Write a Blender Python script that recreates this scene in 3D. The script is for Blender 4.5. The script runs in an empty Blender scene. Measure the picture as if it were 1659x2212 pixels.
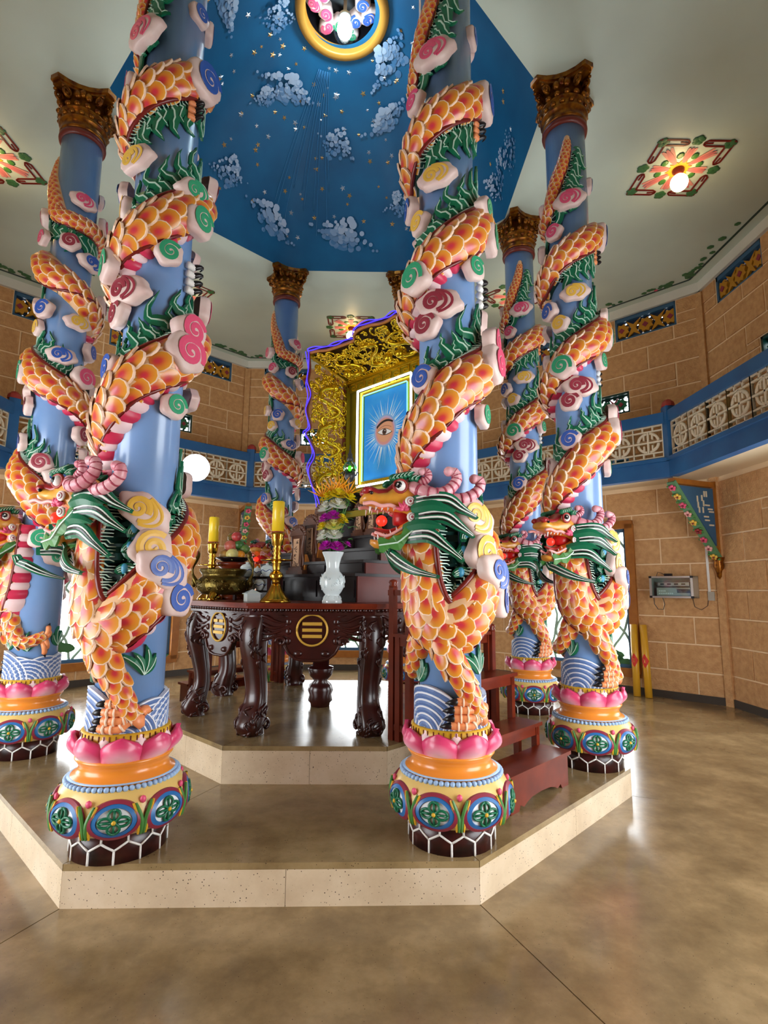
import bpy, math, random
import numpy as np
from mathutils import Vector, Matrix
from mathutils.bvhtree import BVHTree
random.seed(7); np.random.seed(7)
PI = math.pi; R_ = math.radians; sin = math.sin; cos = math.cos
SC = bpy.context.scene; COLL = SC.collection

# ------------------------------------------------------------------ camera
cam = bpy.data.cameras.new('camera'); camo = bpy.data.objects.new('camera', cam); COLL.objects.link(camo)
cam.sensor_fit = 'VERTICAL'; cam.sensor_height = 36; cam.lens = 36*1170.34/2212; cam.clip_start = 0.02
_p, _r, _y = .1414, .0082, .0137
fw = Vector((sin(_y)*cos(_p), cos(_y)*cos(_p), sin(_p))); rt = Vector((cos(_y), -sin(_y), 0)); up = rt.cross(fw)
rt, up = cos(_r)*rt + sin(_r)*up, -sin(_r)*rt + cos(_r)*up
camo.matrix_world = Matrix((( rt.x, up.x, -fw.x, .4664), (rt.y, up.y, -fw.y, -5.184), (rt.z, up.z, -fw.z, 1.4884), (0, 0, 0, 1)))
SC.camera = camo
# ------------------------------------------------------------------ world, daylight, exposure
W = bpy.data.worlds.new('world'); SC.world = W; W.use_nodes = True
W.node_tree.nodes['Background'].inputs[0].default_value = (.93, .97, 1, 1)
W.node_tree.nodes['Background'].inputs[1].default_value = 9.0
SC.view_settings.view_transform = 'Standard'; SC.view_settings.look = 'None'; SC.view_settings.gamma = 1
SC.view_settings.use_curve_mapping = False; SC.view_settings.exposure = 0.08
def portal(name, loc, rz, sx, sy):      # guides the sky light through an opening
    l = bpy.data.lights.new(name, 'AREA'); l.shape = 'RECTANGLE'; l.size = sx; l.size_y = sy; l.cycles.is_portal = True
    o = bpy.data.objects.new(name, l); COLL.objects.link(o); o.location = loc; o.rotation_euler = (PI/2, 0, rz)
RW = 5.598; AP = RW*cos(PI/8); HALF = RW*sin(PI/8); ZC = 5.97
SEG = {'back': 0, 'back_right': 45, 'right': 90, 'front_right': 135, 'front': 180, 'front_left': 225, 'left': 270, 'back_left': 315}
def wall_xy(az, u, d=AP):
    t = R_(az); return Vector((sin(t)*d + cos(t)*u, cos(t)*d - sin(t)*u, 0))
for nm, az in SEG.items():
    if nm in ('front_left', 'front_right'): portal('portal', wall_xy(az, 0, AP+.05)+Vector((0, 0, 1.3)), PI-R_(az), 2.4, 2.6)
    elif nm != 'front': portal('portal', wall_xy(az, 0, AP+.25)+Vector((0, 0, 1.4)), PI-R_(az), 1.9, 2.2)

# ------------------------------------------------------------------ helpers
def lin(c): return tuple(((v/255+.055)/1.055)**2.4 if v > 10 else v/255/12.92 for v in c)
def mat(name, rgb, rough=.45, metal=0, noise=None, nscale=6, bump=0, bscale=40, emis=None, estr=0, coat=0, spec=.5):
    m = bpy.data.materials.new(name); m.use_nodes = True; nt = m.node_tree; b = nt.nodes['Principled BSDF']
    c = lin(rgb)+(1,); b.inputs['Base Color'].default_value = c; b.inputs['Roughness'].default_value = rough
    b.inputs['Metallic'].default_value = metal; b.inputs['Specular IOR Level'].default_value = spec
    if coat: b.inputs['Coat Weight'].default_value = coat; b.inputs['Coat Roughness'].default_value = .12
    if emis: b.inputs['Emission Color'].default_value = lin(emis)+(1,); b.inputs['Emission Strength'].default_value = estr
    if noise or bump:
        g = nt.nodes.new('ShaderNodeNewGeometry')
    if noise:
        n = nt.nodes.new('ShaderNodeTexNoise'); n.inputs['Scale'].default_value = nscale; n.inputs['Detail'].default_value = 5
        nt.links.new(g.outputs['Position'], n.inputs['Vector'])
        mx = nt.nodes.new('ShaderNodeMix'); mx.data_type = 'RGBA'; mx.inputs[6].default_value = c; mx.inputs[7].default_value = lin(noise)+(1,)
        rp = nt.nodes.new('ShaderNodeValToRGB'); rp.color_ramp.elements[0].position = .35; rp.color_ramp.elements[1].position = .68
        nt.links.new(n.outputs['Fac'], rp.inputs[0]); nt.links.new(rp.outputs[0], mx.inputs[0]); nt.links.new(mx.outputs[2], b.inputs['Base Color'])
    if bump:
        n2 = nt.nodes.new('ShaderNodeTexNoise'); n2.inputs['Scale'].default_value = bscale; n2.inputs['Detail'].default_value = 3
        nt.links.new(g.outputs['Position'], n2.inputs['Vector'])
        bp = nt.nodes.new('ShaderNodeBump'); bp.inputs['Strength'].default_value = bump; bp.inputs['Distance'].default_value = .02
        nt.links.new(n2.outputs['Fac'], bp.inputs['Height']); nt.links.new(bp.outputs[0], b.inputs['Normal'])
    return m
def ramp_mat(name, stops, centre, scl, rough=.4, coat=0):
    """paint that shades from one colour to another with the distance from a point of the piece itself"""
    m = bpy.data.materials.new(name); m.use_nodes = True; nt = m.node_tree; b = nt.nodes['Principled BSDF']
    tc = nt.nodes.new('ShaderNodeTexCoord'); mp = nt.nodes.new('ShaderNodeMapping')
    mp.inputs['Scale'].default_value = scl; mp.inputs['Location'].default_value = tuple(-centre[i]*scl[i] for i in range(3))
    nt.links.new(tc.outputs['Object'], mp.inputs[0])
    ln = nt.nodes.new('ShaderNodeVectorMath'); ln.operation = 'LENGTH'; nt.links.new(mp.outputs[0], ln.inputs[0])
    rp = nt.nodes.new('ShaderNodeValToRGB'); e = rp.color_ramp.elements
    while len(e) < len(stops): e.new(.5)
    for i, (p, c) in enumerate(stops): e[i].position = p; e[i].color = lin(c)+(1,)
    nt.links.new(ln.outputs['Value'], rp.inputs[0]); nt.links.new(rp.outputs[0], b.inputs['Base Color'])
    b.inputs['Roughness'].default_value = rough
    if coat: b.inputs['Coat Weight'].default_value = coat; b.inputs['Coat Roughness'].default_value = .15
    return m

class MB:
    """collects shapes with material slots, becomes ONE mesh"""
    def __init__(s): s.V = []; s.F = []; s.M = []; s.n = 0; s.S = []
    def add(s, V, F, m=0, sm=True):
        V = np.asarray(V, float).reshape(-1, 3); s.V.append(V)
        for f in F: s.F.append([i+s.n for i in f]); s.M.append(m); s.S.append(sm)
        s.n += len(V); return s
    def box(s, c, d, m=0, ax=None):
        c = np.array(c, float); X, Y, Z = (np.eye(3) if ax is None else np.array(ax, float))
        V = [c+X*d[0]/2*i+Y*d[1]/2*j+Z*d[2]/2*k for k in (-1, 1) for j in (-1, 1) for i in (-1, 1)]
        return s.add(V, [(0, 2, 3, 1), (4, 5, 7, 6), (0, 1, 5, 4), (2, 6, 7, 3), (0, 4, 6, 2), (1, 3, 7, 5)], m, False)
    def bar(s, a, b, w, h=None, m=0, up=(0, 0, 1)):
        a = np.array(a, float); b = np.array(b, float); d = b-a; L = np.linalg.norm(d); d /= L
        u = np.array(up, float); x = np.cross(d, u)
        if np.linalg.norm(x) < 1e-6: x = np.cross(d, (1, 0, 0))
        x /= np.linalg.norm(x); u = np.cross(x, d)
        return s.box((a+b)/2, (L, w, h or w), m, (d, x, u))
    def tube(s, P, r, n=8, m=0, caps=True, flat=1., up=None, sm=True):
        P = np.asarray(P, float); N = len(P); r = np.broadcast_to(np.asarray(r, float), (N,))
        T = np.gradient(P, axis=0); T /= np.linalg.norm(T, axis=1)[:, None]+1e-12
        V = []; u = np.array(up if up is not None else ((0, 0, 1) if abs(T[0][2]) < .9 else (1, 0, 0)), float)
        for i in range(N):
            if up is not None: u = np.array(up, float) if np.ndim(up) == 1 else up[i]
            x = np.cross(T[i], u); x /= np.linalg.norm(x)+1e-12; u2 = np.cross(x, T[i]); 
            if up is None: u = u2
            for k in range(n):
                a = 2*PI*k/n; V.append(P[i]+r[i]*(cos(a)*x+sin(a)*flat*u2))
        F = [(i*n+k, i*n+(k+1) % n, (i+1)*n+(k+1) % n, (i+1)*n+k) for i in range(N-1) for k in range(n)]
        if caps: F += [tuple(range(n))[::-1], tuple(range((N-1)*n, N*n))]
        return s.add(V, F, m, sm)
    def lathe(s, prof, n=32, m=0, c=(0, 0, 0), ms=None, caps=True, sm=True):
        c = np.array(c, float); N = len(prof)
        V = [c+(r*cos(2*PI*k/n), r*sin(2*PI*k/n), z) for r, z in prof for k in range(n)]
        s.add(V, [], m); b = s.n-len(V)
        for i in range(N-1):
            mm = ms[i] if ms else m
            for k in range(n):
                s.F.append([b+i*n+k, b+i*n+(k+1) % n, b+(i+1)*n+(k+1) % n, b+(i+1)*n+k]); s.M.append(mm); s.S.append(sm)
        if caps:
            s.F.append([b+k for k in range(n)][::-1]); s.M.append(ms[0] if ms else m); s.S.append(False)
            s.F.append([b+(N-1)*n+k for k in range(n)]); s.M.append(ms[-1] if ms else m); s.S.append(False)
        return s
    def ball(s, c, r, m=0, n=10, k=6, sc=(1, 1, 1), ax=None):
        c = np.array(c, float); A = np.eye(3) if ax is None else np.array(ax, float); V = [c-A[2]*r*sc[2]]
        for i in range(1, k):
            p = PI*i/k
            for j in range(n):
                a = 2*PI*j/n; V.append(c+A[0]*r*sc[0]*sin(p)*cos(a)+A[1]*r*sc[1]*sin(p)*sin(a)-A[2]*r*sc[2]*cos(p))
        V.append(c+A[2]*r*sc[2]); F = []
        for j in range(n): F.append((0, 1+(j+1) % n, 1+j))
        for i in range(k-2):
            for j in range(n): a = 1+i*n; F.append((a+j, a+(j+1) % n, a+n+(j+1) % n, a+n+j))
        a = 1+(k-2)*n
        for j in range(n): F.append((a+j, a+(j+1) % n, len(V)-1))
        return s.add(V, F, m)
    def prism(s, poly, h0, h1, fn=None, m=0, m_side=None, sm=False):
        """extruded outline; fn(x, y, h) places it"""
        fn = fn or (lambda x, y, h: (x, y, h)); n = len(poly)
        V = [fn(x, y, h0) for x, y in poly]+[fn(x, y, h1) for x, y in poly]
        F = [tuple(range(n))[::-1], tuple(range(n, 2*n))]
        s.add(V, F, m, sm); b = s.n-2*n; ms = m if m_side is None else m_side
        for i in range(n):
            j = (i+1) % n; s.F.append([b+i, b+j, b+n+j, b+n+i]); s.M.append(ms); s.S.append(False)
        return s
    def ribbon(s, P, w, N, h, m=0, m2=None, bulge=0.):
        """flat tapering strip of half width w along P on a surface with normals N, raised by h"""
        P = np.asarray(P, float); N = np.asarray(N, float); T = np.gradient(P, axis=0); T /= np.linalg.norm(T, axis=1)[:, None]+1e-12
        X = np.cross(N, T); X /= np.linalg.norm(X, axis=1)[:, None]+1e-12; w = np.broadcast_to(np.asarray(w, float), (len(P),))[:, None]
        V = np.stack([P-X*w, P-X*w+N*h, P+N*(h+bulge), P+X*w+N*h, P+X*w], 1).reshape(-1, 3); n = len(P)
        F = [(i*5+k, i*5+k+1, i*5+k+6, i*5+k+5) for i in range(n-1) for k in range(4)]
        F = [f[::-1] for f in F]
        return s.add(V, F, m, False)
    def mesh(s, name, mats, mirror=False, dz=0):
        V = np.concatenate(s.V) if s.V else np.zeros((0, 3)); F = s.F
        if mirror: V = V[:, [1, 0, 2]]; F = [f[::-1] for f in F]
        if dz: V = V+np.array((0, 0, dz))
        me = bpy.data.meshes.new(name); me.from_pydata(V.tolist(), [], F)
        for m in (mats if isinstance(mats, (list, tuple)) else [mats]): me.materials.append(m)
        me.polygons.foreach_set('material_index', s.M); me.polygons.foreach_set('use_smooth', s.S); me.update(); return me
    def build(s, name, mats, parent=None, **k): return obj(name, s.mesh(name, mats, **k), parent)
def obj(name, me, parent=None, M=None):
    o = bpy.data.objects.new(name, me); COLL.objects.link(o)
    if parent: o.parent = parent
    if M is not None: o.matrix_basis = M
    return o
def tag(o, label, cat, group=None):
    o['label'] = label; o['category'] = cat
    if group: o['group'] = group
    return o
def thing(name, label, cat, loc=(0, 0, 0), rz=0, group=None):
    o = bpy.data.objects.new(name, None); COLL.objects.link(o); o.location = loc; o.rotation_euler = (0, 0, rz); o.empty_display_size = .1
    return tag(o, label, cat, group)
def struct(o): o['kind'] = 'structure'; return o
def stuff(o): o['kind'] = 'stuff'; return o
def copy_tree(o, parent=None):
    c = o.copy(); COLL.objects.link(c)
    if parent: c.parent = parent
    for ch in o.children: copy_tree(ch, c)
    return c
def smooth_path(P, n):
    P = np.asarray(P, float); k = len(P); t = np.linspace(0, k-1, n); out = []
    for v in t:
        i = min(int(v), k-2); f = v-i; p0, p1, p2, p3 = P[max(i-1, 0)], P[i], P[i+1], P[min(i+2, k-1)]
        out.append(.5*((2*p1)+(-p0+p2)*f+(2*p0-5*p1+4*p2-p3)*f*f+(-p0+3*p1-3*p2+p3)*f**3))
    return np.array(out)

# ------------------------------------------------------------------ materials
def stone_floor(name, c1, c2, c3, rough, speck):
    m = bpy.data.materials.new(name); m.use_nodes = True; nt = m.node_tree; b = nt.nodes['Principled BSDF']; N = nt.nodes.new; L = nt.links.new
    g = N('ShaderNodeNewGeometry')
    n1 = N('ShaderNodeTexNoise'); n1.inputs['Scale'].default_value = 2.6; n1.inputs['Detail'].default_value = 8; n1.inputs['Roughness'].default_value = .65; L(g.outputs['Position'], n1.inputs['Vector'])
    r1 = N('ShaderNodeValToRGB'); e = r1.color_ramp.elements; e[0].position = .34; e[0].color = lin(c1)+(1,); e[1].position = .66; e[1].color = lin(c3)+(1,); x = e.new(.5); x.color = lin(c2)+(1,)
    L(n1.outputs['Fac'], r1.inputs[0])
    v = N('ShaderNodeTexVoronoi'); v.inputs['Scale'].default_value = 60; L(g.outputs['Position'], v.inputs['Vector'])
    n2 = N('ShaderNodeTexNoise'); n2.inputs['Scale'].default_value = 22; L(g.outputs['Position'], n2.inputs['Vector'])
    mt = N('ShaderNodeMath'); mt.operation = 'MULTIPLY_ADD'; mt.inputs[1].default_value = .34; mt.inputs[2].default_value = -.02+(.02-speck); L(n2.outputs['Fac'], mt.inputs[0])
    lt = N('ShaderNodeMath'); lt.operation = 'LESS_THAN'; L(v.outputs['Distance'], lt.inputs[0]); L(mt.outputs[0], lt.inputs[1])
    mx = N('ShaderNodeMix'); mx.data_type = 'RGBA'; L(lt.outputs[0], mx.inputs[0]); L(r1.outputs[0], mx.inputs[6]); mx.inputs[7].default_value = lin((74, 58, 42))+(1,)
    L(mx.outputs[2], b.inputs['Base Color'])
    n3 = N('ShaderNodeTexNoise'); n3.inputs['Scale'].default_value = 3.5; n3.inputs['Detail'].default_value = 4; L(g.outputs['Position'], n3.inputs['Vector'])
    mr = N('ShaderNodeMapRange'); mr.inputs[3].default_value = rough*.6; mr.inputs[4].default_value = rough*1.5; L(n3.outputs['Fac'], mr.inputs[0]); L(mr.outputs[0], b.inputs['Roughness'])
    b.inputs['Specular IOR Level'].default_value = .6
    return m
M = {}
M['floor'] = stone_floor('polished_terrazzo', (116, 96, 66), (138, 116, 82), (162, 138, 100), .18, .10)
M['dais'] = stone_floor('terrazzo_top', (124, 103, 70), (148, 126, 88), (166, 143, 104), .2, .075)
M['riser'] = stone_floor('terrazzo_riser', (198, 176, 146), (212, 192, 162), (222, 204, 178), .42, .04)
M['joint'] = mat('joint', (120, 102, 76), .6)
M['block'] = mat('sandstone_block', (214, 168, 116), .8, noise=(196, 148, 98), nscale=14, bump=.8, bscale=48)
M['mortar'] = mat('pale_mortar', (240, 214, 174), .85)
M['plaster'] = mat('white_plaster', (226, 228, 220), .7, noise=(212, 216, 208), nscale=1.2)
M['ceil'] = mat('ceiling_paint', (206, 222, 208), .42, noise=(192, 208, 196), nscale=.8)
M['cream'] = mat('cream_soffit', (232, 212, 178), .7)
M['beam'] = mat('blue_beam', (34, 98, 152), .4, noise=(28, 84, 136), nscale=3)
M['lattice'] = mat('cream_lattice', (226, 212, 184), .6)
M['redcap'] = mat('red_cap', (156, 48, 44), .45)
M['base'] = mat('dark_baseboard', (62, 56, 50), .45)
M['frame'] = mat('brown_window_frame', (168, 104, 34), .4, noise=(150, 88, 26), nscale=9)
M['bluef'] = mat('blue_frame', (54, 98, 134), .5)
M['white'] = mat('white_paint', (236, 236, 232), .5)
M['leafg'] = mat('leaf_green', (58, 112, 66), .5)
M['shaft'] = mat('column_blue', (126, 164, 214), .26, noise=(118, 156, 208), nscale=3, coat=.3)
M['dome'] = mat('dome_blue', (4, 102, 146), .55, noise=(2, 84, 126), nscale=1.6)
M['gold'] = mat('gilt', (158, 100, 16), .32, .7, noise=(92, 38, 12), nscale=22)
M['gold2'] = mat('yellow_gold_leaf', (208, 172, 34), .26, .85)
M['golddk'] = mat('olive_gold', (140, 122, 22), .35, .55)
M['brown'] = mat('maroon_paint', (104, 34, 22), .4)
M['ridge'] = mat('dark_red_ridge', (112, 26, 20), .32)
M['skin'] = mat('ochre_rim', (232, 186, 140), .4)
M['rim'] = mat('scale_rim', (246, 214, 186), .35)
M['scale'] = ramp_mat('scale_paint', [(.0, (196, 44, 76)), (.15, (208, 64, 58)), (.36, (222, 132, 46)), (.6, (228, 162, 52)), (1, (234, 182, 78))], (0, .36, 0), (1.2, 1.0, 0), .3, .25)
M['pinkbelly'] = mat('belly_crimson', (206, 48, 84), .4)
M['palebelly'] = mat('belly_pale_pink', (244, 214, 216), .4)
M['dkgreen'] = mat('fin_dark_green', (10, 56, 50), .35)
M['green'] = mat('fin_green', (14, 106, 72), .32)
M['midgreen'] = mat('leafy_green', (70, 130, 60), .4)
M['ltgreen'] = mat('fin_line', (196, 226, 208), .4)
M['ringgold'] = mat('ring_gold', (206, 144, 52), .4, .2); M['winlat'] = mat('window_lattice', (150, 178, 160), .5); M['navy'] = mat('vent_navy', (24, 48, 84), .5); M['ochreg'] = mat('vent_gold', (196, 140, 34), .4, .2)
M['eyeblue'] = mat('plume_eye_blue', (70, 160, 200), .35)
M['black'] = mat('black_lacquer', (16, 14, 18), .3)
M['cloud'] = mat('cloud_pale', (230, 208, 200), .42, noise=(216, 186, 180), nscale=9)
for n, c in dict(pink=(226, 84, 122), maroon=(150, 52, 68), blue=(52, 92, 178), greens=(52, 164, 118), yellow=(236, 190, 76), ochre=(204, 160, 70)).items():
    M['sw_'+n] = mat('swirl_'+n, c, .36)
M['horn'] = mat('horn_pink', (238, 188, 196), .36, noise=(214, 130, 146), nscale=16)
M['horndk'] = mat('horn_groove', (168, 62, 84), .4)
M['wave'] = mat('wave_blue', (96, 126, 180), .36)
M['waveln'] = mat('wave_white', (226, 232, 242), .4)
M['petal'] = ramp_mat('lotus_petal', [(0, (250, 226, 226)), (.3, (244, 176, 194)), (.62, (222, 70, 118)), (1, (204, 36, 96))], (0, .0, 0), (6.6, 6.6, 0), .34, .2)
M['petal2'] = ramp_mat('lotus_inner_petal', [(0, (252, 236, 238)), (.6, (248, 208, 216)), (1, (222, 90, 130))], (0, .06, 0), (9, 9, 0), .4)
M['yellow'] = mat('yellow_ring', (220, 172, 44), .4)
M['orange'] = mat('orange_neck', (232, 142, 48), .28, coat=.3)
M['bowl'] = mat('bowl_ochre', (226, 192, 112), .36, coat=.2)
M['bead'] = mat('bead_blue', (160, 194, 232), .35)
M['medred'] = mat('medallion_maroon', (142, 44, 66), .36)
M['medblue'] = mat('medallion_blue', (42, 112, 178), .34)
M['medwhite'] = mat('medallion_white', (232, 238, 242), .4)
M['hexdk'] = mat('hex_dark_maroon', (66, 22, 22), .3, noise=(24, 10, 14), nscale=10)
M['clawfoot'] = ramp_mat('toe_paint', [(0, (240, 160, 110)), (1, (240, 120, 80))], (0, 0, 0), (1, 1, 1))
M['toe'] = mat('toe_orange', (240, 150, 96), .36)
M['headp'] = mat('head_ochre', (216, 142, 50), .32, noise=(226, 168, 60), nscale=12, coat=.3)
M['headred'] = mat('head_crimson', (160, 32, 40), .32, coat=.3)
M['mouth'] = mat('mouth_red', (176, 24, 28), .35)
M['lip'] = mat('lip_pink', (240, 176, 172), .35)
M['redbulb'] = mat('red_lamp', (255, 40, 30), .3, emis=(255, 30, 18), estr=2.6)
M['wood'] = mat('dark_rosewood', (58, 18, 14), .28, noise=(38, 10, 8), nscale=7, coat=.25)
M['woodr'] = mat('red_brown_wood', (116, 42, 20), .34, noise=(92, 30, 14), nscale=6, coat=.15)
M['woodside'] = mat('altar_side_wood', (98, 36, 28), .4, noise=(80, 27, 20), nscale=4, coat=.1)
M['blackwood'] = mat('near_black_lacquer', (24, 16, 17), .32, coat=.12)
for k_ in ('woodr', 'woodside', 'blackwood'): M[k_].node_tree.nodes['Principled BSDF'].inputs['Specular IOR Level'].default_value = .25
M['edgesheen'] = mat('grey_carved_wood', (70, 40, 38), .25, coat=.5)
M['inlay'] = mat('gold_inlay', (212, 170, 70), .35, .3)
M['brass'] = mat('brass', (206, 164, 62), .18, 1)
M['oldbrass'] = mat('aged_brass', (120, 102, 48), .34, .9, noise=(84, 72, 34), nscale=14, bump=.3, bscale=40)
M['wax'] = mat('yellow_wax', (255, 216, 48), .3, coat=.3)
M['wax'].node_tree.nodes['Principled BSDF'].inputs['Subsurface Weight'].default_value = .5; M['wax'].node_tree.nodes['Principled BSDF'].inputs['Subsurface Radius'].default_value = (.05, .04, .01)
M['porc'] = mat('porcelain', (222, 238, 240), .16, coat=.6)
M['porcblue'] = mat('blue_porcelain_mark', (60, 90, 160), .2)
M['tabwood'] = mat('carved_brown_wood', (92, 52, 30), .4, noise=(70, 36, 20), nscale=20)
M['tabpanel'] = mat('tablet_panel', (196, 156, 122), .4)
M['strokes'] = mat('dark_strokes', (60, 36, 22), .5)
M['neonw'] = mat('white_neon', (240, 246, 255), .3, emis=(225, 240, 255), estr=5)
M['neonb'] = mat('blue_neon', (40, 40, 220), .3, emis=(64, 46, 255), estr=2)
M['neonc'] = mat('cyan_tube', (120, 220, 255), .3, emis=(120, 215, 255), estr=1.6)
M['bulbw'] = mat('warm_bulb', (255, 240, 210), .3, emis=(255, 214, 150), estr=18)
M['bulbc'] = mat('cool_bulb', (240, 250, 255), .3, emis=(220, 240, 255), estr=80)
M['alu'] = mat('aluminium', (200, 196, 188), .3, .8)
M['grey'] = mat('grey_plastic', (176, 172, 160), .45)
M['rack'] = mat('rack_dark', (52, 52, 54), .4)
M['star_s'] = mat('silver_star', (214, 218, 222), .25, .6)
M['star_g'] = mat('gold_star', (206, 160, 96), .3, .5)
def glass_mat(name, col, clear=.93):
    m = bpy.data.materials.new(name); m.use_nodes = True; nt = m.node_tree; t = nt.nodes.new('ShaderNodeBsdfTransparent'); t.inputs[0].default_value = lin(col)+(1,)
    g = nt.nodes.new('ShaderNodeBsdfGlossy'); g.inputs['Roughness'].default_value = .05; x = nt.nodes.new('ShaderNodeMixShader'); x.inputs[0].default_value = 1-clear
    nt.links.new(t.outputs[0], x.inputs[1]); nt.links.new(g.outputs[0], x.inputs[2]); nt.links.new(x.outputs[0], nt.nodes['Material Output'].inputs[0]); return m
M['glass'] = glass_mat('clear_glass', (240, 250, 250)); M['gglass'] = glass_mat('green_glass', (120, 230, 120), .6)

# ------------------------------------------------------------------ the setting: walls of rough blocks
BH, BL = .3725, .76
TOPV = [(-1.8, -.9, 5.45, 5.83), (-.45, .45, 5.45, 5.83), (.9, 1.8, 5.45, 5.83)]
MIDV = [(-1.06, -.54, 4.26, 4.6), (.54, 1.06, 4.26, 4.6)]
LOWV = [(-1.0, -.72, 3.3, 3.56), (.72, 1.0, 3.3, 3.56)]
WIN = (-.96, .96, .29, 2.5)
def subtract(rects, o):
    out = []
    for a0, a1, b0, b1 in rects:
        x0, x1, y0, y1 = o
        if x1 <= a0 or x0 >= a1 or y1 <= b0 or y0 >= b1: out.append((a0, a1, b0, b1)); continue
        if b0 < y0: out.append((a0, a1, b0, y0))
        if b1 > y1: out.append((a0, a1, y1, b1))
        yy0, yy1 = max(b0, y0), min(b1, y1)
        if a0 < x0: out.append((a0, x0, yy0, yy1))
        if a1 > x1: out.append((x1, a1, yy0, yy1))
    return out
bm_ = MB(); bw = .5; c = .012
V = [(-bw, .2, -bw), (bw, .2, -bw), (bw, .2, bw), (-bw, .2, bw), (-bw+c*1.0, -1, -bw+c*2), (bw-c*1.0, -1, -bw+c*2), (bw-c*1.0, -1, bw-c*2), (-bw+c*1.0, -1, bw-c*2)]
bm_.add(V, [(4, 5, 6, 7), (0, 1, 5, 4), (1, 2, 6, 5), (2, 3, 7, 6), (3, 0, 4, 7)], 0, False)
BLOCK = bm_.mesh('stone_block', M['block'])
def vent(parent, r, kind):
    """openwork vent: frame, flowers, leaves, sky between"""
    u0, u1, z0, z1 = r; um, zm = (u0+u1)/2, (z0+z1)/2; w, h = u1-u0, z1-z0; f = MB(); t = .03
    for a, b_, cc, d in ((u0, u1, z0, z0+t), (u0, u1, z1-t*(2 if kind == 0 else 1), z1), (u0, u0+t, z0, z1), (u1-t, u1, z0, z1)):
        f.box(((a+b_)/2, .06, (cc+d)/2), (b_-a, .1, d-cc))
    fr = f.build('vent_grille', M['bluef'] if kind != 1 else M['dkgreen'], parent); fr['label'] = 'small openwork vent in wall'
    zc = zm-t/2; hh = h/2-t
    cen = [u0+w*k for k in ((.1, .5, .9) if kind == 0 else (.3, .72))]
    if kind == 2: cen = [um]
    rr = hh*.8; hs = .028 if kind == 0 else .036; holes = []
    for uc in cen:
        for k in range(8 if kind == 0 else 6):
            q = PI/8+k*PI/4 if kind == 0 else k*PI/3; x, y = uc+rr*1.12*cos(q), zc+rr*1.0*sin(q)
            if u0+t < x-hs and x+hs < u1-t and abs(y-zc)+hs < hh: holes.append((x-hs/2*(1.2 if k % 2 else .8), x+hs/2*(1.2 if k % 2 else .8), y-hs/2*(1 if kind == 0 else 2), y+hs/2*(1 if kind == 0 else 2)))
    if kind: holes += [(x-.022, x+.022, zc-hh*.75, zc+hh*.75) for x in np.linspace(u0+.06, u1-.06, 5)]
    rects = [(u0, u1, z0, z1)]
    for o in holes: rects = subtract(rects, o)
    f = MB()
    for a, b_, cc, d in rects: f.box(((a+b_)/2, .09, (cc+d)/2), (b_-a, .03, d-cc))
    f.build('pierced_panel', M['navy'] if kind == 0 else M['dkgreen'], fr)
    for uc in cen:
        n = 8; f = MB()
        pts = [(uc+rr*(.95 if k % 2 else .7)*sin(PI*k/n), zc+rr*(.95 if k % 2 else .7)*cos(PI*k/n)) for k in range(2*n)]
        pts = [(min(max(p, u0+t), u1-t), q) for p, q in pts]; f.prism(pts, .03, .075, lambda x, y, hq: (x, hq, y), 0)
        q = rr*.36; f.prism([(uc-q, zc), (uc, zc-q), (uc+q, zc), (uc, zc+q)], .02, .031, lambda x, y, hq: (x, hq, y), 1)
        f.build('vent_flower', [M['ochreg'] if kind != 1 else M['green'], M['medred']], fr)
    for i in range(len(cen)-1):
        uc = (cen[i]+cen[i+1])/2; q = hh*.9; s_ = (cen[i+1]-cen[i])*.3; f = MB()
        f.prism([(uc-s_, zc+q), (uc-s_*.3, zc), (uc-s_, zc-q), (uc, zc-q*.45), (uc+s_, zc-q), (uc+s_*.3, zc), (uc+s_, zc+q), (uc, zc+q*.45)], .04, .07, lambda x, y, hq: (x, hq, y), 0)
        f.build('vent_leaf', M['ochreg'] if kind == 0 else M['sw_maroon'], fr)
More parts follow.
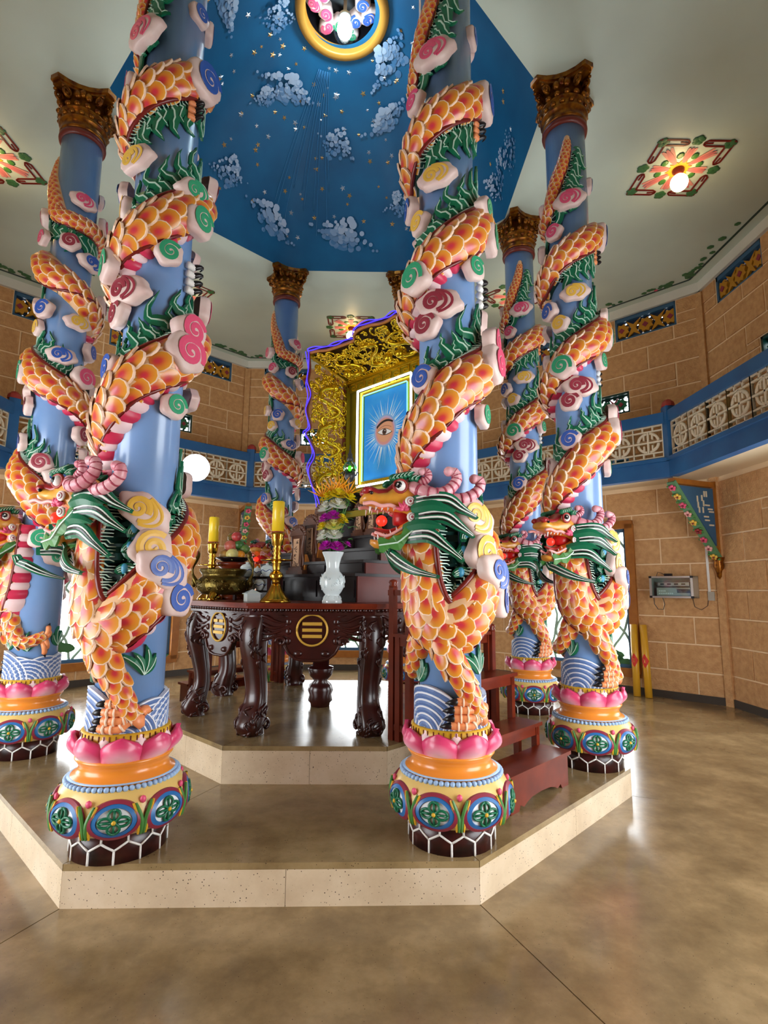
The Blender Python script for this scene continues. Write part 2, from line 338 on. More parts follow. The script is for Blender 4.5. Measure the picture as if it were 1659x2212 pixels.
def window_struct(n, az):
    """brown frame, blue inner frame, pale wavy lattice with green leaves, open to the daylight"""
    u0, u1, z0, z1 = WIN; o = wall_xy(az, 0); e = struct(bpy.data.objects.new('window_%d' % n, None)); COLL.objects.link(e)
    e.location = o; e.rotation_euler = (0, 0, -R_(az)); f = MB(); t = .11
    for a, b_, cc, d in ((u0-t*.4, u1+t*.4, z0-t*.5, z0+t*.6), (u0-t*.4, u1+t*.4, z1-t*.6, z1+t*.5), (u0-t*.5, u0+t*.6, z0, z1), (u1-t*.6, u1+t*.5, z0, z1)):
        f.box(((a+b_)/2, .0, (cc+d)/2), (b_-a, .13, d-cc))
    f.build('window_frame', M['frame'], e); f = MB(); g = t*.6; t2 = .05
    a0, a1, c0, c1 = u0+g, u1-g, z0+g, z1-g
    for a, b_, cc, d in ((a0, a1, c0, c0+t2), (a0, a1, c1-t2, c1), (a0, a0+t2, c0, c1), (a1-t2, a1, c0, c1)):
        f.box(((a+b_)/2, .04, (cc+d)/2), (b_-a, .06, d-cc))
    f.build('inner_frame', M['bluef'], e); f = MB(); rnd = random.Random(n*3+1)
    nx = 6
    for i in range(nx):
        for ph in (0, PI):
            x0 = a0+(a1-a0)*(i+.5)/nx; pts = [(x0+.15*sin(z*4.3+ph+i*.5)+.03*sin(z*11+i), .05, z) for z in np.linspace(c0, c1, 26)]
            pts = [(min(max(p[0], a0), a1), p[1], p[2]) for p in pts]; f.tube(pts, .021, 6)
    f.build('lattice', M['winlat'], e)
    for i in range(9):
        x, z = (rnd.uniform(a0+.12, a1-.12), rnd.choice([rnd.uniform(c0+.05, c0+.45), rnd.uniform(c1-.5, c1-.1), rnd.uniform(c0, c1)])); r = rnd.uniform(.07, .13); tt = rnd.uniform(-.6, .6)
        f = MB(); f.prism([(x+r*(1.5*cos(a)*cos(tt)-.62*sin(a)*sin(tt)*(1+.12*cos(7*a))), z+r*(1.5*cos(a)*sin(tt)+.62*sin(a)*cos(tt)*(1+.12*cos(7*a)))) for a in np.linspace(0, 2*PI, 18, endpoint=False)], .02, .05, lambda a, b_, h: (a, h, b_)); f.build('lattice_leaf', M['leafg'], e)
nwin = 0
for nm, az in SEG.items():
    holes = list(TOPV)+list(MIDV)+list(LOWV)
    if nm == 'front': holes = [(-1.2, 1.2, 0, 2.5)]
    elif nm in ('front_left', 'front_right'): holes.append((-1.2, 1.2, 0, 2.6))  # open doorways added out of view to light the columns
    else: holes.append(WIN)
    holes = list(dict.fromkeys(holes))
    w = MB(); rects = [(-HALF, HALF, 0, ZC)]
    for h in holes: rects = subtract(rects, h)
    for a0, a1, b0, b1 in rects:
        w.box(((a0+a1)/2, .08, (b0+b1)/2), (a1-a0, .16, b1-b0))
    wo = struct(w.build('wall_'+nm, M['mortar'] if nm not in ('front', 'front_left', 'front_right') else M['block']))
    wo.location = wall_xy(az, 0); wo.rotation_euler = (0, 0, -R_(az))
    if nm != 'front':
        if nm[:5] != 'front': nwin += 1; window_struct(nwin, az)
        for r in TOPV: vent(wo, r, 0)
        for r in MIDV: vent(wo, r, 1)
        for r in LOWV: vent(wo, r, 2)
    if nm in ('back', 'back_right', 'right', 'left', 'back_left'):
        row = 0; z = .02
        while z < 5.8:
            z1 = min(z+BH, 5.83); off = (row % 2)*BL/2; k = -4
            if z1-z > .1:
                xs = [-HALF+.02]+[v for v in [(.23+off-BL)+BL*k for k in range(-3, 6)] if -HALF+.12 < v < HALF-.12]+[HALF-.02]
                for a0, a1 in zip(xs[:-1], xs[1:]):
                    rr = [(a0, a1, z, z1)]
                    for h in holes: rr = subtract(rr, h)
                    for q0, q1, y0, y1 in rr:
                        if q1-q0 < .05 or y1-y0 < .05 or 3.0 < (y0+y1)/2 < 3.22: continue
                        o = obj('stone_block', BLOCK, wo); o.location = ((q0+q1)/2, 0, (y0+y1)/2); o.scale = (q1-q0-.016, random.uniform(.010, .014), y1-y0-.016)
            z = z1; row += 1
    # baseboard, cornice
    if nm != 'front':
        b = MB(); b.box((0, -.015, .05), (2*HALF-.02, .03, .1)); bo = struct(b.build('baseboard_'+nm, M['base'])); bo.location = wall_xy(az, 0); bo.rotation_euler = (0, 0, -R_(az))
    b = MB(); b.box((0, -.02, 5.9), (2*HALF, .06, .14)); bo = struct(b.build('trim_1', M['plaster'])); bo.location = wall_xy(az, 0); bo.rotation_euler = (0, 0, -R_(az))
# closed double door, added out of view to stop daylight from behind the camera
dr = struct(bpy.data.objects.new('added_door_1', None)); COLL.objects.link(dr); dr.location = wall_xy(180, 0); dr.rotation_euler = (0, 0, PI)
for sx in (-1, 1):
    f = MB(); f.box((sx*.6, .1, 1.25), (1.19, .06, 2.49)); lf_ = f.build('door_leaf', M['frame'], dr)
    for z, hh in ((.6, .9), (1.75, 1.1)): f = MB(); f.box((sx*.6, .06, z), (.9, .03, hh)); f.build('door_panel', M['woodr'], lf_)
    f = MB(); f.tube([(sx*.06, .05, 1.0), (sx*.06, .0, 1.02), (sx*.06, .0, 1.2), (sx*.06, .05, 1.22)], .012, 8); f.build('door_handle', M['brass'], lf_)
# corner pilasters
for k in range(8):
    a = R_(22.5+45*k); b = MB(); b.box((0, 0, 2.9), (.1, .1, 5.8)); o = struct(b.build('trim_2', M['block'])); o.location = (sin(a)*(RW-.02), cos(a)*(RW-.02), 0); o.rotation_euler = (0, 0, -a)

def octa(r): return [(r*sin(R_(22.5+45*k)), r*cos(R_(22.5+45*k))) for k in range(8)][::-1]
# floor: eight slabs with thin joints round the dais
DA = {22.5: 1.1123, 67.5: 1.1123, 112.5: 1.1123, 157.5: 1.1135, 202.5: 1.13, 247.5: 1.135, 292.5: 1.1123, 337.5: 1.1123}
def dcorner(a, sc=1, da=DA): r = da[a]*2.3*sc; return np.array((r*sin(R_(a)), r*cos(R_(a))))
f = MB(); f.prism(octa(RW+.3), -.12, -.004); FL = struct(f.build('floor', M['joint']))
angs = [22.5+45*k for k in range(8)]
for i, a in enumerate(angs):
    a2 = angs[(i+1) % 8]; p, q = dcorner(a, .96), dcorner(a2, .96); P_, Q_ = [np.array((RW*1.05*sin(R_(x)), RW*1.05*cos(R_(x)))) for x in (a, a2)]
    g = .003; t = (q-p)/np.linalg.norm(q-p); f = MB(); f.prism([p+t*g, P_+t*g, Q_-t*g, q-t*g], -.05, 0); f.build('floor_slab', M['floor'], FL)
# dais, two tiers
def dais(name, da, z0, z1, label):
    f = MB(); f.prism([tuple(dcorner(a, .995, da)) for a in angs][::-1], z0, z1-.003); D = struct(f.build(name, M['joint'])); inn = .55 if z0 < .1 else .0
    for i, a in enumerate(angs):
        a2 = angs[(i+1) % 8]; p, q = dcorner(a, 1, da), dcorner(a2, 1, da); t = (q-p)/np.linalg.norm(q-p); g = .002
        top = MB(); top.prism([p+t*g, q-t*g, dcorner(a2, inn, da)-t*g*(inn > 0), dcorner(a, inn, da)+t*g*(inn > 0)] if inn else [p+t*g, q-t*g, (0, 0)], z1-.03, z1)
        top.build('stone_slab', M['dais'], D)
        mm = .5; n = np.array((t[1], -t[0])); n = n if n@(p+q) > 0 else -n
        for s0, s1 in ((0, .47), (.47, 1)):
            r = MB(); A, B = p+(q-p)*s0+t*.001, p+(q-p)*s1-t*.001; r.prism([A+n*.0, B+n*.0, B-n*.03, A-n*.03], z0, z1-.0305); 
            r.build('riser_slab', M['riser'], D)
    return D
dais('dais', DA, 0, .193, ''); dais('dais', {a: .6293 for a in angs}, .193, .435, '')

# ceiling: white ring with painted blue vault in the middle
RB = .937*2.3; f = MB()
o1, o2 = octa(RW+.3), octa(RB)
for zz, fl in ((ZC, 0), (ZC+.12, 1)):
    V = [(x, y, zz) for x, y in o1]+[(x, y, zz) for x, y in o2]; F = [(i, (i+1) % 8, 8+(i+1) % 8, 8+i) for i in range(8)]
    f.add(V, F if fl else [q[::-1] for q in F], 0, False)
CE = struct(f.build('ceiling', M['ceil']))
APB = RB*cos(PI/8)
def dome_pt(az, rho, lift=0):
    """point of the vault: rho 0 centre .. 1 rim"""
    a = (az+22.5) % 45-22.5; blend = min(1, rho**1.5); r = rho*(APB*(1-blend)+blend*APB/cos(R_(a)))
    rr = max(0, 1-rho**2.2)**.62; return np.array((r*sin(R_(az)), r*cos(R_(az)), ZC+1.93*rr-lift))
f = MB(); nA, nR = 64, 22; rh = list(np.linspace(.2, 1, nR)); V = [dome_pt(360*k/nA, r) for r in rh for k in range(nA)]
F = [(i*nA+k, i*nA+(k+1) % nA, (i+1)*nA+(k+1) % nA, (i+1)*nA+k) for i in range(nR-1) for k in range(nA)]
f.add(V, F); DO = f.build('dome', M['dome']); struct(DO)
f = MB(); f.lathe([(.41, 7.9), (.42, 7.80), (.43, 7.78), (.50, 7.78), (.515, 7.80), (.53, 7.86)], 48, c=(.03, .02, 0), caps=False); f.build('ring_moulding', M['ringgold'], DO)
f = MB(); f.lathe([(.0, 8.25), (.42, 8.25), (.43, 7.84)], 32, c=(.03, .02, 0), caps=False); f.build('oculus', M['black'], DO)
# gilt stars stuck on the vault
STAR = {}
for k in ('star_s', 'star_g'):
    s_ = MB(); V = [(0, 0, .012)]+[(.05*(1 if i % 2 == 0 else .42)*sin(PI*i/5), .05*(1 if i % 2 == 0 else .42)*cos(PI*i/5), 0) for i in range(10)]
    s_.add(V, [(0, 1+(i+1) % 10, 1+i) for i in range(10)], 0, False); STAR[k] = s_.mesh('star', M[k])
def on_dome(o, az, rho, scale, rot, lift=.004):
    P = dome_pt(az, rho); A = dome_pt(az+.5, rho)-dome_pt(az-.5, rho); B = dome_pt(az, min(rho+.01, 1))-dome_pt(az, rho-.01)
    n = np.cross(A, B); n /= np.linalg.norm(n); n = n if n[2] < 0 else -n; A /= np.linalg.norm(A); B = np.cross(n, A)
    X, Y = cos(rot)*A+sin(rot)*B, -sin(rot)*A+cos(rot)*B; P = P+n*lift
    o.matrix_basis = Matrix([[X[i]*scale, Y[i]*scale, n[i]*scale, P[i]] for i in range(3)]+[[0, 0, 0, 1]])
rs = random.Random(4)
for i in range(150):
    az = rs.gauss(-18, 55) if i < 110 else rs.uniform(0, 360); rho = rs.uniform(.3, .97)
    on_dome(obj('star', STAR['star_s' if rs.random() < .5 else 'star_g'], DO), az, rho, rs.uniform(.45, .8), rs.uniform(0, 6))
# painted clouds on the vault: flat discs of pale paint
CM = [mat('cloud_paint_%d' % i, c_, .6) for i, c_ in enumerate([(70, 124, 168), (104, 142, 180), (140, 168, 198), (176, 194, 214)])]
DISC = []
for m_ in CM:
    s_ = MB(); V = [(0, 0, .002)]+[(cos(2*PI*i/12), sin(2*PI*i/12), 0) for i in range(12)]; s_.add(V, [(0, 1+(i+1) % 12, 1+i)[::-1] for i in range(12)]); DISC.append((np.array(V), s_.F, m_))
def painted_cloud(az0, rho0, w, h, tilt, seed):
    r_ = random.Random(seed); f = MB(); lst = []
    for i in range(95):
        x = r_.gauss(0, .42); x = max(-1, min(1, x)); y = r_.uniform(-.5, .5)*(1-abs(x))*1.2+.15*(1-abs(x)); sz = (.04+.085*(1-abs(x))*r_.random())*w
        lst.append((y, x, sz))
    lst.sort()
    for k, (y, x, sz) in enumerate(lst):
        X = x*w*cos(tilt)-y*h*sin(tilt); Y = x*w*sin(tilt)+y*h*cos(tilt)
        rho = rho0
        for _ in range(6): rho = min(.992, max(.25, rho-Y/6/np.linalg.norm((dome_pt(az0, rho+.004)-dome_pt(az0, rho-.004))/.008)))
        az = az0+math.degrees(X/(max(.3, rho0)*2.0))
        P = dome_pt(az, rho); A = dome_pt(az+.5, rho)-dome_pt(az-.5, rho); B = dome_pt(az, rho+.01)-dome_pt(az, rho-.01)
        n = np.cross(A, B); n /= np.linalg.norm(n); n = n if n[2] < 0 else -n; A /= np.linalg.norm(A); B = np.cross(n, A)
        lv = min(3, max(0, int(k/len(lst)*3+r_.random()*1.4))); P = P+n*(.008+.0005*k)
        f.add([P+A*v[0]*sz+B*v[1]*sz+n*v[2] for v in DISC[lv][0]], DISC[lv][1], lv)
    stuff(f.build('painted_cloud', CM, DO))
for i, (a, r, w, h, t) in enumerate([(-43.5, .52, .40, .30, .15), (-52, .60, .22, .2, .9), (52.5, .39, .42, .34, .3), (28.5, .59, .40, .22, .25), (-6, .67, .28, .34, -.5), (-87, .35, .22, .4, 1.2), (-54, .9, .26, .34, .1), (-33, .95, .42, .34, -.35), (-1.5, .955, .5, .36, -.35), (24, .88, .24, .3, .2), (84, .97, .22, .5, 1.1), (70, .97, .22, .4, .9), (-110, .6, .4, .2, 0), (120, .6, .4, .2, 0)]):
    painted_cloud(a, r, w, h, t, i+1)
f = MB()
for k in range(10):
    az = -16-(k % 5)*2.2; P = [dome_pt(az-(r-.3)*12*(k % 5-2)/2+1.5*(k > 4), r, .012) for r in np.linspace(.34, .95-.06*(k % 3), 14)]
    f.tube(P, .006, 4)
f.build('painted_ray', mat('ray_paint', (60, 128, 176), .6), DO)

# gallery: blue beam, soffit, lattice balustrade, posts
RG = 4.713; APG = RG*cos(PI/8); HG = RG*sin(PI/8); ZB0, ZB1, ZP, ZR = 2.997, 3.262, 3.735, 3.885
cell = (2*HG-.13)/9
lat = MB(); cz = (ZB1+.012+ZP)/2; ch = ZP-ZB1-.012; cw = cell; th = .035
def lb(a, b_, w_=.016): lat.bar((a[0], 0, a[1]), (b_[0], 0, b_[1]), th, w_, 0, up=np.cross((b_[0]-a[0], 0, b_[1]-a[1]), (0, 1, 0)))
for x in (-cw/2, cw/2): lb((x, -ch/2), (x, ch/2), .018)
for z in (-ch/2+.01, ch/2-.01, -ch*.335, ch*.335): lb((-cw/2, z), (cw/2, z), .018)
for x in (-cw*.17, cw*.17):
    lb((x, -ch/2), (x, -ch*.335), .016); lb((x, ch*.335), (x, ch/2), .016)
lb((-cw/2, 0), (cw/2, 0), .022); lb((0, -ch*.335), (0, ch*.335), .022)
rr = ch*.29
for q in range(4):
    a0 = q*PI/2+.14; a1 = (q+1)*PI/2-.14
    pts = [(rr*cos(a), 0, rr*sin(a)) for a in np.linspace(a0, a1, 7)]; lat.tube(pts, .02, 6, flat=1)
    am = (a0+a1)/2; sx, sz = (1 if cos(am) > 0 else -1), (1 if sin(am) > 0 else -1)
    lb((sx*.055, sz*.04), (sx*.055, sz*.11), .018); lb((sx*.055, sz*.11), (sx*.11, sz*.075), .018)
LATT = lat.mesh('lattice_panel', M['lattice'])
capm = MB(); capm.lathe([(.085, 0), (.085, .03), (.075, .06), (.04, .095), (.0, .11)], 8, sm=False); CAP = capm.mesh('post_cap', M['redcap'])
for nm, az in SEG.items():
    e = struct(bpy.data.objects.new('balustrade', None)); COLL.objects.link(e); e.location = wall_xy(az, 0, APG); e.rotation_euler = (0, 0, -R_(az))
    wdt = AP-APG; g = MB(); g.prism([(-HG, 0), (HG, 0), (HALF, wdt), (-HALF, wdt)], ZB0+.06, ZB1-.03, lambda x, y, h: (x, y+.0, h)); g.build('gallery_slab', M['cream'], e)
    g = MB(); g.box((0, .05, (ZB0+ZB1)/2), (2*HG, .12, ZB1-ZB0)); g.box((0, -.02, ZB1-.03), (2*HG+.02, .05, .05)); g.build('beam', M['beam'], e)
    g = MB(); g.box((0, .03, (ZP+ZR)/2), (2*HG-.06, .11, ZR-ZP)); g.build('rail', M['beam'], e)
    if nm in ('front', 'front_left', 'front_right'):
        pass
    for k in range(9):
        o = obj('lattice_panel', LATT, e); o.location = (-HG+.065+cell*(k+.5), .03, cz)
    p = MB(); p.box((-HG, .03, (ZB1+ZR+.07)/2), (.13, .13, ZR+.07-ZB1)); po = p.build('post', M['beam'], e)
    c_ = obj('post_cap', CAP, po); c_.location = (-HG, .03, ZR+.07)
# corner brackets under the gallery
def bracket(az, lab):
    a = R_(az); t = thing('corner_bracket', lab, 'bracket', (sin(a)*5.58, cos(a)*5.58, 0), -a, 'carved brackets under the gallery')
    fr = MB(); z0, z1 = 1.95, 2.99; L = .86         # local: y outward; inwards is -y
    for p, q, w_ in (((0, -.05, z0), (0, -.05, z1), .09), ((0, 0, z1-.05), (0, -L, z1-.05), .09)): fr.bar(p, q, .07, w_, 0, up=(1, 0, 0))
    fr.build('wooden_frame', M['frame'], t)
    pn = MB(); pn.prism([(-.08, z0+.15), (-.08, z1-.1), (-L+.12, z1-.1)], -.02, .02, lambda x, y, h: (h, x, y)); pn.build('blue_panel', M['bluef'], t)
    r_ = random.Random(3)
    for i in range(14):
        y = r_.uniform(-.5, -.12); zl = z0+.2+(-y/L)*(z1-z0-.1); z = r_.uniform(min(zl, z1-.2), z1-.15)
        k = MB(); dy, dz_ = r_.choice(((.09, .02), (.02, .08))); k.box((0, y, z), (.06, dy, dz_)); k.build('fret_bar', M['lattice'], t)
    st = MB(); st.bar((0, -.06, z0-.02), (0, -L, z1-.06), .11, .05, 0, up=(0, -1, 1)); st.build('strut', mat('strut_green', (92, 142, 100), .5), t)
    f1 = MB(); cols = ['sw_yellow', 'lip', 'sw_pink', 'redcap', 'sw_yellow', 'lip', 'sw_pink', 'sw_yellow', 'sw_pink']
    for i, cn in enumerate(cols):
        v = (i+.5)/len(cols); P = np.array((0, -.06+(-L+.06)*v, z0-.02+(z1-.04-z0)*v))+np.array((0, -.03, -.03)); f1 = MB()
        for k_ in range(5):
            q = 2*PI*k_/5; f1.ball(P+np.array((.03*cos(q), -.021*sin(q), .021*sin(q))), .022, 0, 6, 4)
        f1.ball(P+np.array((0, -.015, -.015)), .012, 1, 6, 4); f1.build('flower', [M[cn], M['medred']], t)
    lv = MB()
    for i in range(20):
        v = r_.random(); P = np.array((r_.choice((-.05, .05)), -.06+(-L+.06)*v, z0-.02+(z1-.04-z0)*v-.0))+np.array((0, -.028, -.028)); lv.ball(P, .02, 0, 6, 4, (1.2, 1, .8))
    stuff(lv.build('leaf', M['midgreen'], t))
    gf = MB(); gf.lathe([(.0, z0-.3), (.03, z0-.26), (.04, z0-.2), (.07, z0-.12), (.06, z0-.06), (.085, z0)], 10, 0, (0, -.05, 0)); gf.build('gilt_foot', M['gold'], t)
bracket(67.5, 'carved flower strut bracket on wall above amplifier cabinet'); bracket(337.5, 'carved flower strut bracket behind the candles and fruit'); bracket(22.5, 'carved flower strut bracket hidden behind the shrine')

# ceiling edge line and painted garlands
g = MB()
for k in range(8):
    a, a2 = angs[k], angs[(k+1) % 8]; r = RW-.22; g.bar((r*sin(R_(a)), r*cos(R_(a)), ZC-.003), (r*sin(R_(a2)), r*cos(R_(a2)), ZC-.003), .03, .006)
struct(g.build('trim_3', M['dkgreen'])); g = MB(); r_ = random.Random(9)
for a in angs:
    for i in range(40):
        az = a+r_.gauss(0, 5); rr = (RW-.3+r_.gauss(0, .03))*cos(PI/8)/cos(R_((az+22.5) % 45-22.5))
        g.ball((rr*sin(R_(az)), rr*cos(R_(az)), ZC-.004), r_.uniform(.03, .055), 0 if r_.random() < .93 else 1, 6, 4, (1, 1, .12))
stuff(g.build('painted_garland', [M['leafg'], M['sw_pink']], CE))

# ------------------------------------------------------------------ dragon columns
Z0 = .193; RC = .168
CPTS = np.array([(-60, 1.98, .120), (-57, 1.84, .130), (-55, 1.66, .140), (-50, 1.49, .150), (-36, 1.35, .152), (-8, 1.295, .145), (22, 1.375, .140), (58, 1.53, .135), (90, 1.66, .132), (132, 1.81, .130), (180, 1.95, .130), (228, 2.10, .130), (270, 2.26, .130),
    (322, 2.43, .130), (360, 2.58, .130), (420, 2.735, .128), (450, 2.84, .126), (500, 2.96, .125), (540, 3.03, .124), (592, 3.12, .124), (634, 3.21, .124), (684, 3.37, .123), (720, 3.455, .123), (763, 3.58, .120), (810, 3.72, .118),
    (852, 3.83, .117), (900, 3.93, .117), (950, 4.05, .118), (990, 4.13, .119), (1019, 4.215, .118), (1065, 4.32, .115), (1096, 4.39, .112), (1140, 4.5, .104), (1170, 4.57, .096), (1210, 4.62, .088), (1260, 4.635, .080), (1310, 4.65, .075), (1350, 4.70, .072), (1370, 4.84, .070), (1386, 4.98, .064), (1402, 5.11, .054), (1412, 5.24, .042), (1416, 5.35, .024)])
NP_ = 430; CURVE = smooth_path(CPTS, NP_)
def cyl(th, z, r): return np.array((r*sin(R_(th)), -r*cos(R_(th)), z))
BP = np.array([cyl(t, z, RC) for t, z, r in CURVE]); BT = np.gradient(BP, axis=0); BT /= np.linalg.norm(BT, axis=1)[:, None]
BN = np.array([cyl(t, 0, 1) for t, z, r in CURVE]); BN -= BT*(BN*BT).sum(1)[:, None]; BN /= np.linalg.norm(BN, axis=1)[:, None]
BL_ = np.cross(BN, BT); BR = CURVE[:, 2]
LEN = np.concatenate([[0], np.cumsum(np.linalg.norm(np.diff(BP, axis=0), axis=1))])
TH = CURVE[:, 0]
def phid(i): return 72 if TH[i] < 850 else (-72 if TH[i] > 960 else 72-144*(TH[i]-850)/110)
U2 = np.stack([R_(1)*TH*RC, CURVE[:, 1]], 1); UT = np.gradient(U2, axis=0); UT /= np.linalg.norm(UT, axis=1)[:, None]; UL = np.stack([-UT[:, 1], UT[:, 0]], 1)
def onb(i, ph, k=1., lift=0.): return BP[i]+(BR[i]*k+lift)*(cos(R_(ph))*BN[i]+sin(R_(ph))*BL_[i])
def li(s): return int(np.clip(np.searchsorted(LEN, s), 0, NP_-1))
def unroll(s, d, h=0):
    """a place beside the dorsal line, on the shaft: s along the body, d away from it"""
    i = li(s); sg = 1 if phid(i) > 0 else -1; u = U2[i]+UL[i]*sg*(BR[i]*.93+d); r = RC+h
    return np.array((r*sin(u[0]/RC), -r*cos(u[0]/RC), u[1]))

def body_mesh():
    f = MB(); ph = np.linspace(-118, 118, 17); V = [onb(i, p, .985) for i in range(NP_) for p in ph]; k = len(ph)
    f.add(V, [(i*k+j, (i+1)*k+j, (i+1)*k+j+1, i*k+j+1)[::-1] for i in range(NP_-1) for j in range(k-1)])
    for i in range(NP_-1):
        for j in range(k-1):
            d = phid(i)
            if abs(d) > 60 and (ph[j]+ph[j+1])/2*np.sign(d) > 74: f.M[i*(k-1)+j] = 1
    f.ball(BP[-1], .024, 0, 8, 5); return f
def ridge_mesh():
    f = MB(); f.tube([onb(i, phid(i), 1.0) for i in range(0, NP_, 3)], [min(.016, .13*BR[i]) for i in range(0, NP_, 3)], 6)
    j = [i for i in range(0, NP_, 3) if TH[i] < 850]; f.tube([onb(i, -68, 1.0) for i in j], .013, 6); return f
def belly_mesh():
    f = MB(); s = 0; pl = .062; m = 0
    while s < LEN[-1]:
        i0, i1 = li(s), li(s+pl)
        if TH[i1] > 850: break
        ii = np.unique(np.linspace(i0, i1, 5).astype(int)); ph = np.linspace(-70, -116, 5); n = len(ii); k = 5
        V = [onb(i, p, 1.0, .014*sin(PI*a/(n-1))**.6+.002) for a, i in enumerate(ii) for p in ph]
        f.add(V, [(a*k+b, (a+1)*k+b, (a+1)*k+b+1, a*k+b+1) for a in range(n-1) for b in range(k-1)], m % 2); s += pl; m += 1
    return f
def surfN(p): v = np.array((p[0], p[1], 0)); return v/np.linalg.norm(v)
def finpt(s, d, h=.006):
    """d along the surface from the ridge: first over the body's flank, then over the shaft"""
    i = li(s); sg = 1 if phid(i) > 0 else -1; R = BR[i]; pc = 98; dc = R*R_(pc-72)
    if d < dc: return onb(i, sg*(72+math.degrees(d/R)), 1.0, h)
    return unroll(s, .05*R+(d-dc), h+.002)
def fin_mesh():
    f = MB(); rr = random.Random(2); s0 = .02; ss = np.arange(s0, LEN[-1]-.1, .03); N0 = lambda P: [surfN(p) for p in P]
    for a, b in zip(ss[:-1], ss[1:]):     # dark strip beyond the ridge
        if 880 < TH[li(a)] < 985: continue
        e_ = .085 if TH[li(a)] > 120 else .12; d_ = (.03, .06, e_); V = [finpt(x, d, .004) for d in d_ for x in (a, b)]
        f.add(V, [(0, 1, 3, 2), (2, 3, 1, 0), (2, 3, 5, 4), (4, 5, 3, 2)], 0)
    s = s0
    while s < LEN[-1]-.12:
        i = li(s)
        if 875 < TH[i] < 990: s += .03; continue
        L = rr.uniform(.05, .085); P = np.array([finpt(s+q*.014, .012+q*L, .009) for q in np.linspace(0, 1, 5)]); f.ribbon(P, [.0036, .0032, .0026, .002, .0008], N0(P), .005, 2); s += .021
    s = .50
    while s < LEN[-1]-.14:          # flame tongues
        i = li(s)
        if 870 < TH[i] < 1000 or TH[i] < 50: s += .05; continue
        small = .7 if TH[i] > 1330 or TH[i] < 130 else 1; L = rr.uniform(.15, .22)*small; bend = rr.uniform(.03, .06); dr = 1 if TH[i] < 900 else -1; q = np.linspace(0, 1, 11)
        for k, (o_, ll, ww) in enumerate(((0, 1, .034), (.052, .62, .024))):
            P = np.array([finpt(s+o_+dr*(.07*x**1.4)*ll+bend*.5*sin(2.3*PI*x)*ll, .05+L*ll*x, .010) for x in q]); w = ww*(1-q)**.75*(1+.4*np.sin(q*PI))+.001
            f.ribbon(P, w, N0(P), .010, 1, bulge=.007); f.ribbon(P[1:10], w[1:10]*.13, N0(P[1:10]), .0195, 2)
        s += rr.uniform(.088, .11)
    for th, z, L, tw in ((-2, 1.56, .13, .6), (6, 1.66, .14, .2), (14, 1.74, .16, -.2), (-3, 1.49, .09, 1.0)):      # plumes in the bend under the head
        q = np.linspace(0, 1, 10); P = np.array([cyl(th+math.degrees(L*x*sin(tw+1.3*x)/.19), z+L*x*cos(tw+1.3*x)*.9, .20-.015*x) for x in q]); w = .030*np.sin(np.pi*(q*.8+.15)); f.ribbon(P, w, N0(P), .012, 1, bulge=.01)
        for o_ in (-.45, 0, .45):
            T = np.gradient(P, axis=0); T /= np.linalg.norm(T, axis=1)[:, None]; X = np.cross(np.array(N0(P)), T); f.ribbon(P[1:9]+X[1:9]*(w[1:9, None]*o_), .0022, N0(P[1:9]), .023-.006*abs(o_), 2)
        f.ball(P[3]+surfN(P[3])*.016, .02, 3, 8, 5, (1, .6, 1.4))
    return f
# scale: one domed petal with a raised pale edge, bent to the body
sc_ = MB(); n = 9; out = [(-.50, .05), (-.53, .45), (-.47, .72), (-.30, .92), (0, 1.02), (.30, .92), (.47, .72), (.53, .45), (.50, .05)]
inn = [(-.45, .05), (-.475, .45), (-.418, .69), (-.268, .865), (0, .955), (.268, .865), (.418, .69), (.475, .45), (.45, .05)]
hz = lambda x, y, h: -.5*x*x+h
V = [(x, y, hz(x, y, -.10)) for x, y in out]+[(x*.985, y*.985, hz(x, y, .045*y-.01)) for x, y in out]+[(x, y, hz(x, y, .06*y-.012)) for x, y in inn]+[(0, .45, .045), (0, .05, .0)]
F = []; Mi = []
for i in range(8): F += [(i, i+1, 10+i, 9+i), (9+i, 10+i, 19+i, 18+i), (18+i, 19+i, 27)]; Mi += [1, 1, 0]
F.append((18, 27, 28)); F.append((27, 26, 28)); Mi += [0, 0]
for q_, m_ in zip(F, Mi): sc_.add([], [], 0); sc_.F.append(list(q_)); sc_.M.append(m_); sc_.S.append(m_ == 0)
sc_.V.append(np.array(V)); sc_.n = len(V); SCALE = sc_.mesh('scale', [M['scale'], M['rim']])
def frame_mat(P, X, Y, Z, sx, sy, sz): return Matrix([[X[i]*sx, Y[i]*sy, Z[i]*sz, P[i]] for i in range(3)]+[[0, 0, 0, 1]])
